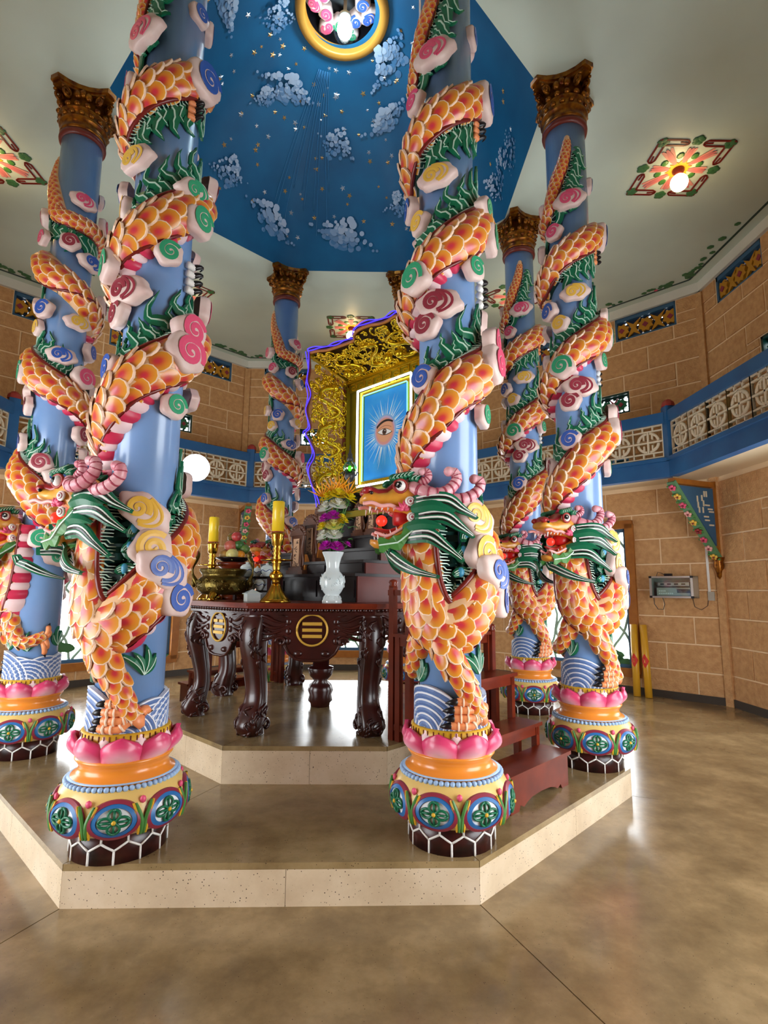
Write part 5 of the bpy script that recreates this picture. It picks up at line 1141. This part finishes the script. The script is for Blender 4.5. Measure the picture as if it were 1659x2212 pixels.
# ------------------------------------------------------------------ offerings
TT = 1.38
def candlestick(x, y, s, lab, labc):
    t = thing('candlestick', lab, 'candlestick', (x, y, TT)); z = lambda v: v*s
    f = MB(); f.lathe([(.118*s, 0), (.118*s, z(.012)), (.105*s, z(.03)), (.075*s, z(.06)), (.055*s, z(.095)), (.04*s, z(.125)), (.034*s, z(.14))], 24); f.build('base', M['brass'], t)
    f = MB(); f.lathe([(.034*s, z(.14)), (.03*s, z(.16)), (.045*s, z(.18)), (.055*s, z(.205)), (.045*s, z(.225)), (.025*s, z(.24)), (.03*s, z(.26)), (.034*s, z(.3)), (.04*s, z(.31)), (.025*s, z(.325)), (.035*s, z(.34)), (.026*s, z(.355)), (.036*s, z(.375)), (.026*s, z(.39)), (.036*s, z(.41)), (.026*s, z(.425)), (.042*s, z(.44)), (.046*s, z(.48)), (.05*s, z(.49)), (.046*s, z(.5)), (.052*s, z(.515)), (.052*s, z(.535))], 20); f.build('stem', M['brass'], t)
    f = MB(); f.lathe([(.03*s, z(.312)), (.12*s, z(.318)), (.125*s, z(.326)), (.115*s, z(.322)), (.03*s, z(.32))], 28); f.build('drip_plate', M['brass'], t)
    c_ = MB(); c_.lathe([(.05*s, 0), (.052*s, z(.008))], 20, 1); c_.lathe([(.047*s, z(.008)), (.0465*s, z(.24)), (.043*s, z(.246)), (.0, z(.242))], 24, 0); c_.tube([(0, 0, z(.24)), (.002, 0, z(.262))], .003, 5, 2)
    o = c_.build('candle', [M['wax'], M['redcap'], M['black']]); o.location = (x, y, TT+z(.535)); tag(o, labc, 'candle')
candlestick(-.30, -.98, 1.0, 'nearer brass candlestick at the front of the table', 'taller-looking yellow candle nearest the vase')
candlestick(-1.06, -.10, .98, 'farther brass candlestick behind the incense burner', 'yellow candle at left beside the fruit')
CX, CY = -.845, -.48
t = thing('incense_burner', 'aged brass three-legged incense burner with two upright handles', 'burner', (CX, CY, TT))
f = MB(); f.lathe([(.12, .05), (.17, .055), (.205, .085), (.218, .13), (.21, .17), (.185, .195), (.172, .205), (.178, .225), (.195, .25), (.195, .268), (.175, .268), (.165, .23)], 36); f.build('bowl', M['oldbrass'], t)
f = MB(); r_ = random.Random(5)
for k in range(60):
    a = r_.uniform(0, 2*PI); z = r_.uniform(.09, .165); P = []
    for q in np.linspace(0, 1, 8): aa = a+.1*(1-q)*cos(7*q); zz = z+.022*(1-q)*sin(7*q); P.append((.219*cos(aa), .219*sin(aa), zz))
    f.tube(P, .004, 4)
stuff(f.build('relief', M['oldbrass'], t))
for k in range(3):
    a = R_(-100+120*k); f = MB(); f.tube([(.13*cos(a), .13*sin(a), .09), (.17*cos(a), .17*sin(a), .05), (.2*cos(a), .2*sin(a), .015), (.215*cos(a), .215*sin(a), .0)], [.05, .035, .026, .03], 10); f.build('foot', M['brass'], t)
for w, tz in ((1, 0), (-1, 0)):
    f = MB(); f.tube([(w*(.20+.05*sin(PI*q)+.015*q), -.02, .12+.26*q) for q in np.linspace(0, 1, 12)], .022+.012*np.sin(np.linspace(0, 3*PI, 12)), 8, 0, flat=.6); f.ball((w*.222, -.02, .385), .036, 0, 8, 5, (.6, 1, 1.1)); f.ball((w*.24, -.02, .15), .034, 0, 8, 5, (.6, 1, 1.2)); f.build('handle', M['oldbrass'], t)
f = MB(); f.lathe([(.0, .235), (.17, .23)], 20); f.build('ash', M['grey'], t)
# fruit on a stand
FX, FY = -.90, .05
t = thing('offering_stand', 'dark red turned stand under the fruit plate', 'stand', (FX, FY, TT)); f = MB(); f.lathe([(.13, 0), (.13, .03), (.06, .06), (.045, .2), (.06, .25), (.11, .29), (.15, .32), (.155, .345), (.14, .35)], 24); f.build('pedestal', M['woodr'], t)
f = MB(); f.lathe([(.08, 0), (.10, .006), (.165, .035), (.17, .045), (.16, .045), (.1, .015), (0, .012)], 28); o = f.build('plate', M['blackwood']); o.location = (FX, FY, TT+.35); tag(o, 'black lacquered plate holding the fruit', 'plate')
FR = [(-.085, -.07, .055, .055, (216, 170, 90), 'pale orange apple at front left of the fruit pile'), (.045, -.09, .055, .06, (222, 210, 130), 'pale yellow pear at front right of the fruit pile'), (.115, -.03, .05, .05, (236, 150, 30), 'bright orange tangerine at right of the fruit pile'), (-.12, .02, .055, .055, (206, 96, 78), 'red peach at left of the fruit pile'), (.0, .06, .055, .055, (208, 120, 80), 'dull orange peach at the back of the fruit pile'), (-.02, -.055, .14, .058, (214, 110, 90), 'pinkish red apple in the middle of the fruit pile'), (-.07, .02, .145, .05, (204, 104, 84), 'reddish apple at the second layer left'), (.075, -.0, .15, .05, (60, 110, 50), 'dark green lime on the second fruit layer'), (-.045, -.0, .225, .045, (170, 150, 60), 'olive green fruit at top left of the pile'), (.045, -.02, .23, .05, (186, 62, 60), 'dark red apple on top of the fruit pile'), (.14, .03, .11, .05, (96, 124, 56), 'green mango at the right edge of the plate')]
FM = {}
for i, (x, y, z, r, c_, lab) in enumerate(FR):
    f = MB(); f.ball((0, 0, 0), r, 0, 16, 10, (1, 1, .93)); f.tube([(0, 0, r*.85), (.003, 0, r*1.05)], .004, 5, 1); o = f.build('fruit', [mat('fruit_%d' % i, c_, .4, noise=tuple(int(v*.82) for v in c_), nscale=18), M['brown']]); o.location = (FX+x*Q+y*Q*.3, FY-x*.35+y, TT+.365+z); tag(o, lab, 'fruit', 'fruit on the black plate')
# tea things on a tray stand
t = thing('tray_stand', 'small black tray stand carrying the porcelain tea cups', 'stand', (-.60, -.22, TT), RZ*.6); f = MB(); f.box((0, 0, .2), (.42, .2, .02)); f.box((0, 0, .08), (.42, .2, .015)); f.build('shelf', M['blackwood'], t)
for sx in (-1, 1):
    for sy in (-1, 1): f = MB(); f.box((sx*.19, sy*.085, .1), (.025, .025, .2)); f.build('leg', M['wood'], t)
def cup(x, y, z, s, lab, lid=True):
    t = thing('tea_cup', lab, 'cup', (x, y, z), 0, 'porcelain cups before the altar'); f = MB(); f.lathe([(.025*s, 0), (.028*s, .008*s), (.042*s, .03*s), (.048*s, .065*s), (.045*s, .066*s), (.03*s, .02*s)], 18); f.build('bowl', M['porc'], t)
    f = MB(); f.lathe([(.0485*s, .065*s), (.035*s, .082*s), (.01*s, .09*s), (.012*s, .1*s), (0, .105*s)], 18); f.build('lid', M['porc'], t)
    f = MB(); f.tube([(.047*s*cos(a), .047*s*sin(a), .045*s+.008*sin(5*a)) for a in np.linspace(0, 2*PI, 26)], .003, 4); f.build('blue_pattern', M['porcblue'], t)
for x, y, z, s_, lab in [(-.71, -.20, TT+.21, 1.3, 'porcelain lidded cup at left of the tray'), (-.50, -.34, TT+.21, 1.15, 'porcelain lidded cup next to the near candlestick'), (-.60, -.27, TT+.21, .9, 'small porcelain cup in the middle of the tray'), (-.655, -.26, TT+.088, 1.25, 'blue patterned cup on the lower shelf, left'), (-.56, -.33, TT+.088, 1.1, 'blue patterned cup on the lower shelf, right')]: cup(x, y, z, s_, lab)
f = MB(); f.box((0, 0, .03), (.11, .11, .06)); f.prism([(-.065, -.065), (.065, -.065), (.065, .065), (-.065, .065)], .06, .066); f.add([(-.06, -.06, .066), (.06, -.06, .066), (.06, .06, .066), (-.06, .06, .066), (0, 0, .1)], [(0, 1, 4), (1, 2, 4), (2, 3, 4), (3, 0, 4)], 0, False); o = f.build('white_box', M['porc']); o.location = (-.56, -.62, TT); o.rotation_euler = (0, 0, .5); tag(o, 'small white lidded box on the table behind the near candlestick', 'box')
# vase and flowers
VX, VY = .134, -1.0
t = thing('flower_vase', 'white embossed porcelain vase at the front right of the table', 'vase', (VX, VY, TT))
f = MB(); f.lathe([(.074, 0), (.077, .012), (.07, .03), (.056, .055), (.055, .065), (.07, .085), (.088, .12), (.094, .155), (.09, .19), (.072, .222), (.054, .24), (.05, .27), (.054, .305), (.066, .345), (.082, .38), (.084, .388), (.078, .388), (.06, .35), (.045, .3)], 32, caps=False); f.build('body', M['porc'], t)
f = MB(); r_ = random.Random(1)
for k in range(40):
    a = r_.uniform(0, 2*PI); z = r_.uniform(.1, .21); R = np.interp(z, [.085, .12, .155, .19, .222], [.07, .088, .094, .09, .072])+.001; f.tube([((R)*cos(a+.16*(1-q)*cos(6*q)), R*sin(a+.16*(1-q)*cos(6*q)), z+.016*(1-q)*sin(6*q)) for q in np.linspace(0, 1, 8)], .0035, 4)
for k in range(10): a = 2*PI*k/10; f.tube([(.06*cos(a), .06*sin(a), .02), (.068*cos(a), .068*sin(a), .035), (.058*cos(a+.15), .058*sin(a+.15), .055)], .004, 4)
f.build('embossing', M['porc'], t)
def mum_mesh(col, c2, name):
    f = MB(); r_ = random.Random(3)
    for ring, (n, L, tilt) in enumerate(((22, 1.0, .05), (18, .85, .35), (14, .62, .75), (9, .4, 1.15))):
        for k in range(n):
            a = 2*PI*(k+.5*ring)/n; d = np.array((cos(a)*cos(tilt), sin(a)*cos(tilt), sin(tilt))); sd = np.array((-sin(a), cos(a), 0)); up_ = np.cross(d, sd)*-1
            P0 = np.array((0, 0, .12*ring)); w = .11*L+.03; pts = [P0+d*.12-sd*w*.5, P0+d*.12+sd*w*.5, P0+d*L*.75+sd*w-up_*.04, P0+d*L*.75-sd*w-up_*.04, P0+d*L-up_*.12]
            f.add(pts, [(0, 1, 2, 3), (3, 2, 4)], 0)
    f.ball((0, 0, .3), .25, 1, 8, 5); f.ball((0, 0, -.05), .2, 2, 8, 5); return f.mesh('blossom', [mat(name, col, .5), mat(name+'_c', c2, .5), M['midgreen']])
MUM = {'white': mum_mesh((240, 244, 240), (236, 240, 214), 'petal_white'), 'magenta': mum_mesh((206, 20, 196), (186, 10, 170), 'petal_magenta'), 'yellow': mum_mesh((244, 226, 26), (230, 200, 20), 'petal_yellow'), 'pale yellow': mum_mesh((238, 240, 150), (232, 230, 90), 'petal_pale')}
def flower(col, dx, dy, z, r, lab, tilt=(0, 0)):
    t = thing('chrysanthemum', lab, 'flower', (VX+.02*dx, VY+.02*dy, TT+.34), 0, 'flowers in the white vase'); h = z-TT-.34
    b = obj('blossom', MUM[col], t); b.location = (dx, dy, h); r *= 1.32; b.scale = (r, r, r); b.rotation_euler = (tilt[0], tilt[1], dx*9)
    f = MB(); f.tube(smooth_path([(0, 0, -.1), (dx*.3, dy*.3, h*.45), (dx, dy, h-.01)], 8), .0045, 5); f.build('stem', M['midgreen'], t)
for c_, dx, dy, z, r, lab in [('magenta', -.045, -.06, 1.80, .05, 'magenta chrysanthemum lowest at left over the vase rim'), ('magenta', .03, -.07, 1.795, .05, 'magenta chrysanthemum lowest over the middle of the vase rim'), ('magenta', .105, -.02, 1.82, .03, 'small magenta flower at right above the vase'), ('white', -.065, -.03, 1.88, .055, 'white chrysanthemum at left in the lower white row'), ('white', .01, -.06, 1.885, .055, 'white chrysanthemum right in the lower white row'),
        ('yellow', -.075, -.01, 1.955, .048, 'yellow chrysanthemum left beneath the upper magenta pair'), ('pale yellow', .005, -.06, 1.955, .058, 'pale greenish yellow chrysanthemum in the middle'), ('magenta', -.06, .0, 2.02, .05, 'magenta chrysanthemum left of the upper pair'), ('magenta', .0, -.05, 2.035, .05, 'magenta chrysanthemum right of the upper pair'), ('white', -.055, .01, 2.105, .062, 'white chrysanthemum left in the upper white row'), ('white', .03, -.04, 2.12, .062, 'white chrysanthemum right in the upper white row'), ('yellow', -.05, .02, 2.19, .055, 'yellow chrysanthemum at upper left under the orange blooms'), ('yellow', .03, -.02, 2.205, .06, 'yellow chrysanthemum top middle under the orange blooms'), ('yellow', .115, -.03, 2.17, .058, 'yellow chrysanthemum at upper right, beside the dragon snout'),
        ('yellow', .065, -.05, 2.03, .03, 'small yellow pompon on the right spray, upper'), ('yellow', .085, -.05, 2.0, .03, 'small yellow pompon on the right spray, middle'), ('yellow', .055, -.05, 1.995, .028, 'small yellow pompon on the right spray, lower left')]:
    flower(c_, dx, dy, z, r, lab, (.55, dx*2))
for i, (dx, dz, ln) in enumerate([(-.09, 2.2, 0), (-.01, 2.24, 1), (.04, 2.26, 2), (.1, 2.22, 3)]):
    t = thing('bird_of_paradise', ['orange crane flower leaning left at top of bouquet', 'tall orange crane flower at top middle of bouquet', 'tall orange crane flower right of the top middle', 'orange crane flower leaning right toward the dragon'][i], 'flower', (VX, VY, TT+.34), 0, 'flowers in the white vase')
    f = MB(); h = dz-TT-.34; f.tube([(0, .02, -.1), (dx*.4, .03, h*.5), (dx, .03, h)], .005, 5); f.build('stem', M['midgreen'], t); f = MB()
    for k in range(6):
        a = -.9+.36*k+dx*3; f.tube([(dx+.13*q*sin(a), .03-.03*q, h+.13*q*cos(a)) for q in np.linspace(0, 1, 6)], [.004, .011, .012, .009, .006, .001], 6, 0, flat=.5)
    f.build('orange_petals', mat('crane_orange', (248, 170, 20), .4), t)
f = MB(); r_ = random.Random(6)
for k in range(46):
    z = r_.uniform(.44, .84); x, y = r_.gauss(.04, .06), r_.uniform(.0, .09); a = r_.uniform(-.6, 3.7); L = r_.uniform(.05, .09); q = np.linspace(0, 1, 5); P = np.array([(x+L*t*cos(a), y+L*t*sin(a), z+.05*t-.05*t*t) for t in q]); f.ribbon(P, .016*np.sin(np.pi*(q*.9+.06)), [(0, 0, 1)]*5, .002, 0)
o = f.build('foliage', M['midgreen']); o.location = (VX, VY, TT); stuff(tag(o, 'green leaves filling the bouquet between the blossoms', 'foliage'))

# ------------------------------------------------------------------ wooden steps on two sides
def steps(lab, rot, group):
    t = thing('wooden_steps', lab, 'steps', (0, 0, .193), RZ+rot, group); b0, b1 = -.42, .33; bc = (b0+b1)/2; w = b1-b0; g = .193
    f = MB(); f.box((2.095, bc, .205), (.23, w+.03, .024)); f.build('tread', M['woodr'], t); f = MB()
    def front(x, y, h): return (2.185+h, y, x)
    prof = [(.0, b0+.01), (.0, b0+.10), (.03, b0+.12), (.012, b0+.16), (.03, b0+.2), (.045, b0+.26), (.05, bc), (.045, b1-.26), (.03, b1-.2), (.012, b1-.16), (.03, b1-.12), (.0, b1-.10), (.0, b1-.01), (.193, b1-.01), (.193, b0+.01)]
    f.prism(prof, -.01, .01, front); f.build('front_board', M['woodr'], t); f = MB()
    for b in (b0+.02, b1-.02): f.box((2.09, b, .0965), (.19, .02, .193))
    f.build('side_board', M['woodr'], t)
    for e0_, e1_, z, zb in ((1.80, 1.99, .372, .0), (1.62, 1.80, .69, .242), (1.28, 1.60, .98, .242)):
        f = MB(); f.box(((e0_+e1_)/2, bc, z-.012), (e1_-e0_+.03, w+.03, .024)); f.build('tread', M['woodr'], t)
        f = MB(); f.box((e1_-.02, bc, z-.055), (.02, w-.03, .062)); f.box(((e0_+e1_)/2, b1-.015, z-.055), (e1_-e0_, .02, .062)); f.box(((e0_+e1_)/2, b0+.015, z-.055), (e1_-e0_, .02, .062)); f.build('apron', M['woodr'], t)
        for e_, zz in ((e1_-.025, zb if e1_ > 1.7 else .242), (e0_+.02, .0 if e0_ > 1.62 else .242)):
            for b in (b0+.02, b1-.02): f = MB(); f.box((e_, b, (zz+z-.02)/2), (.042, .042, z-.02-zz)); f.build('leg', M['woodr'], t)
    for e_, b, zt in ((1.60, b1-.0, .98), (1.28, b1, .98), (1.24, b0+.02, 1.31), (1.40, b0+.02, 1.24)):
        f = MB(); f.box((e_, b, (.242+zt)/2), (.045, .045, zt-.242)); f.lathe([(.03, zt), (.034, zt+.012), (.026, zt+.022), (.034, zt+.035), (.028, zt+.05), (0, zt+.06)], 10, 0, (e_, b, 0)); f.build('post', M['woodr'], t)
    f = MB(); f.box((1.32, b0+.02, 1.27), (.24, .03, .04)); f.box((1.32, b0+.02, .33), (.2, .03, .04)); f.box((1.44, b1, .9), (.34, .03, .04)); f.build('handrail', M['woodr'], t)
steps('reddish brown wooden steps beside the front right column', 0, 'wooden steps up to the altar'); steps('brown wooden steps at the far left side behind the table', PI, 'wooden steps up to the altar')

# ------------------------------------------------------------------ ceiling lamps, dome lamp, globe lamp
def lamp(az, R, lab, watts):
    t = thing('ceiling_lamp', lab, 'lamp', (R*sin(R_(az)), R*cos(R_(az)), ZC), -R_(az), 'ceiling lamps on painted squares'); s = .38
    for i in range(4):       # painted panel, raised a hair from the ceiling
        f = MB()
        c_, s_ = cos(i*PI/2), sin(i*PI/2); rot = lambda x, y: (x*c_-y*s_, x*s_+y*c_)
        for r, w in ((s, .02), (s*.82, .02)):
            for x0, x1 in ((-r, -.11), (.11, r)): p, q_ = rot(x0, r), rot(x1, r); f.bar((*p, -.004), (*q_, -.004), w, .006)
        for x in (-.11, .11):
            for a, b_ in (((x, s*1.01), (x*.7, s*.93)), ((x*.7, s*.93), (x*.7, s*.87)), ((x*.7, s*.87), (x, s*.82)), ((x*1.5, s*.92), (x*.7, s*.9))): f.bar((*rot(*a), -.004), (*rot(*b_), -.004), .016, .006)
        f.build('fret_border', M['ridge'], t)
    for i in range(8):
        a = i*PI/4; rr = s*(1.0 if i % 2 == 0 else 1.27); c_ = np.array((rr*sin(a), rr*cos(a), -.004))
        f = MB()
        for k in range(5): q = k*2*PI/5; f.ball(c_+np.array((.032*cos(q), .032*sin(q), 0)), .034, 0, 7, 4, (1, 1, .12))
        f.build('leaf', M['leafg'], t); f = MB(); a2 = a+PI/8; f.ball((.2*sin(a2), .2*cos(a2), -.004), .045, 0, 8, 4, (1, .8, .1)); f.build('leaf', M['midgreen'], t)
    pm = [mat('petal_salmon', (222, 150, 140), .6), mat('petal_rose', (206, 116, 120), .6)] if 'petal_salmon' not in bpy.data.materials else [bpy.data.materials[x] for x in ('petal_salmon', 'petal_rose')]
    for i in range(8):
        a = i*PI/4; L = .29 if i % 2 == 0 else .36; f = MB()
        for k in (-1, 0, 1): P = np.array([((.1+(L-.1)*q)*sin(a+.13*k*q), (.1+(L-.1)*q)*cos(a+.13*k*q), -.003-.003*(k == 0)-.0015*(k == 1)) for q in np.linspace(0, 1, 6)]); f.ribbon(P, .024*np.sin(np.linspace(.5, 2.9, 6))+.004, [(0, 0, -1)]*6, .003, 0 if k else 1)
        f.build('painted_petal', pm, t)
    f = MB()
    n = 14; f.prism([((.13 if k % 2 else .095)*cos(PI*k/n), (.13 if k % 2 else .095)*sin(PI*k/n)) for k in range(2*n)], -.008, -.001); f.build('gold_rosette', mat('rosette_orange', (238, 160, 40), .5), t)
    f = MB(); f.lathe([(.06, -.005), (.06, -.03), (.045, -.05), (.045, -.08)], 16); f.build('socket', M['brown'], t)
    f = MB(); f.ball((0, 0, -.16), .088, 0, 18, 12); b = f.build('bulb', M['bulbw'], t); b.visible_shadow = True
for az, lab in ((90, 'lit globe lamp on painted square at right ceiling'), (0, 'lit globe lamp on painted square behind the shrine top'), (270, 'lit globe lamp on painted square at left ceiling edge'), (45, 'globe lamp on painted square behind the slim right columns'), (315, 'globe lamp on painted square behind the front left column'), (225, 'globe lamp on painted square at the ceiling corner, top left')): lamp(az, 3.66, lab, 26)
t = thing('dome_lamp', 'white oval glass lamp hanging in the gold ring of the blue vault', 'lamp', (.06, .0, 7.74)); f = MB(); f.lathe([(.02, .5), (.02, .06), (.07, .04), (.06, .0)], 14); f.build('holder', M['grey'], t)
f = MB(); f.ball((0, 0, -.13), .085, 0, 14, 10, (1, 1, 1.35)); f.build('bulb', M['bulbc'], t); f = MB(); f.ball((0, 0, -.13), .125, 0, 18, 12, (1, 1, 1.35)); f.build('glass_globe', M['glass'], t)
# swirled clouds carved inside the ring
for i in range(14):
    a = 2*PI*i/14; r = .22+.1*(i % 2); col = 'blue' if (i <= 2 or i > 12) else ('pink' if 4 < i < 9 else ('yellow' if i >= 9 else 'greens'))
    o = obj('ceiling_cloud', cloud(col, i % 2), DO); o.matrix_basis = Matrix.Translation((r*cos(a)+.03, r*sin(a)+.02, 7.96)) @ Matrix.Rotation(PI, 4, 'X') @ Matrix.Rotation(a*1.7, 4, 'Z') @ Matrix.Scale(.085, 4)
t = thing('globe_lamp', 'bright white globe lamp glowing beside the front left column', 'lamp', (-1.60, .886, 2.84)); f = MB(); f.ball((0, 0, 0), .155, 0, 24, 16); f.build('globe', mat('globe_white', (250, 252, 255), .3, emis=(240, 248, 255), estr=3.2), t)
f = MB(); f.tube([(-.13, 0, 0), (-.28, 0, .01), (-.39, 0, .02)], .018, 8); f.ball((-.14, 0, 0), .05, 0, 10, 6); f.build('arm', M['alu'], t)


# ------------------------------------------------------------------ things by the right back wall
def wp(u, z, d=0): v = wall_xy(45, u, AP-d); return (v.x, v.y, z)
t = thing('amplifier_cabinet', 'small glass-fronted amplifier cabinet hung on the block wall', 'cabinet', wp(1.56, 1.4, .01), -PI/4)
w, h, d = .56, .30, .26; f = MB()
for a, s_ in (((0, -d/2, .01), (w, d, .02)), ((0, -d/2, h-.01), (w, d, .02)), ((-w/2+.01, -d/2, h/2), (.02, d, h)), ((w/2-.01, -d/2, h/2), (.02, d, h)), ((0, -.01, h/2), (w, .02, h))): f.box(a, s_)
f.build('case', M['grey'], t); f = MB()
for a, s_ in (((0, -d, .012), (w, .02, .024)), ((0, -d, h-.012), (w, .02, .024)), ((-w/2+.015, -d, h/2), (.03, .02, h)), ((w/2-.015, -d, h/2), (.03, .02, h))): f.box(a, s_)
f.build('door_frame', M['alu'], t); f = MB(); f.box((0, -d, h/2), (w-.06, .004, h-.05)); f.build('glass_door', M['glass'], t)
for cx in (-1, 1):
    for cz_ in (0, 1): f = MB(); f.box((cx*(w/2-.015), -d-.004, .012+cz_*(h-.024)), (.036, .02, .03)); f.build('corner', M['black'], t)
f = MB(); f.box((.02, -d/2, .085), (w-.12, d-.06, .12), 0); f.box((.02, -d+.03, .085), (w-.13, .008, .11), 1)
for i in range(12): f.box((-.16+.024*(i % 8), -d+.024, .06+.035*(i//8)), (.014, .012, .02), 2)
f.box((.15, -d+.024, .095), (.16, .01, .05), 0); f.build('amplifier', [M['rack'], M['grey'], M['white']], t)
f = MB(); f.box((.02, -d/2, .19), (w-.14, d-.08, .06), 0); f.box((.02, -d+.036, .19), (w-.16, .008, .05), 1)
for i in range(4): f.box((-.12+.09*i, -d+.03, .19), (.05, .01, .02), 2)
f.build('player', [M['rack'], M['alu'], M['rack']], t)
f = MB(); f.tube([(-.24, -d+.02, 0), (-.235, -d+.02, -.09), (-.19, -d+.02, -.16), (-.12, -d+.02, -.16), (-.1, -d+.02, -.09), (-.12, -d+.02, 0)], .005, 6); f.tube([(.2, -.02, 0), (.22, -.02, -.12), (.3, -.02, -.16), (.38, -.02, -.1), (.4, -.02, .02)], .004, 6); f.build('cable', M['rack'], t)
f = MB(); f.box((0, 0, .02), (.1, .05, .035)); f.tube([(-.05, 0, .02), (-.1, 0, .05), (-.14, 0, .06), (-.16, 0, .0)], .004, 6); o = f.build('power_adapter', M['black']); o.location = wp(1.50, 1.702, .15); o.rotation_euler = (0, 0, -PI/4); tag(o, 'black power adapter lying on top of the amplifier cabinet', 'adapter')
t = thing('wiring_duct', 'thin white wiring duct running down to a wall socket', 'duct', wp(1.97, 1.45, .014), -PI/4); f = MB(); f.box((0, 0, .5), (.03, .02, 1.0)); f.build('duct', M['white'], t); f = MB(); f.box((.02, -.005, -.02), (.08, .03, .12)); f.build('socket', M['grey'], t)
def pole(u, ut, dd, lab):
    a = np.array(wp(u, .0, .20)); b = np.array(wp(ut, 1.0, .07)); t = thing('yellow_pole', lab, 'pole', tuple(a), 0, 'yellow poles leaning on the wall'); f = MB()
    f.tube([(0, 0, .0), (b-a)*.5, b-a], .05, 14); f.build('tube', mat('pole_yellow', (214, 160, 40), .3, coat=.3) if 'pole_yellow' not in bpy.data.materials else bpy.data.materials['pole_yellow'], t)
    c_ = (b-a)*.5; n = np.array((-Q, -Q, 0)); e_ = np.array((Q, -Q, 0)); ax = (b-a)/np.linalg.norm(b-a); f = MB()
    fn = lambda x, y, h: tuple(c_+e_*.0515*sin(x/.05)+n*(.0515*cos(x/.05)+h)+ax*y)
    for k in range(8):
        x0, x1 = -.06+.015*k, -.045+.015*k; y0, y1 = .1*(1-abs(x0)/.06), .1*(1-abs(x1)/.06); f.add([fn(x0, -y0, 0), fn(x1, -y1, 0), fn(x1, y1, 0), fn(x0, y0, 0)], [(0, 1, 2, 3)], 0)
    for x, y, dx, dy in ((-.02, .02, .03, 0), (-.01, 0, .02, .01), (0, -.02, 0, .03), (-.015, -.025, .03, 0)): f.bar(fn(x, y, .003), fn(x+dx, y+dy, .003), .005, .003, 1)
    f.build('red_paper', [M['redbulb'] if False else mat('red_paper', (206, 40, 26), .6), M['inlay']], t)
pole(1.0, .955, 0, 'yellow pole with red paper diamond, left one beside the window'); pole(1.16, 1.09, 0, 'yellow pole with red paper diamond, right one farther from the window')
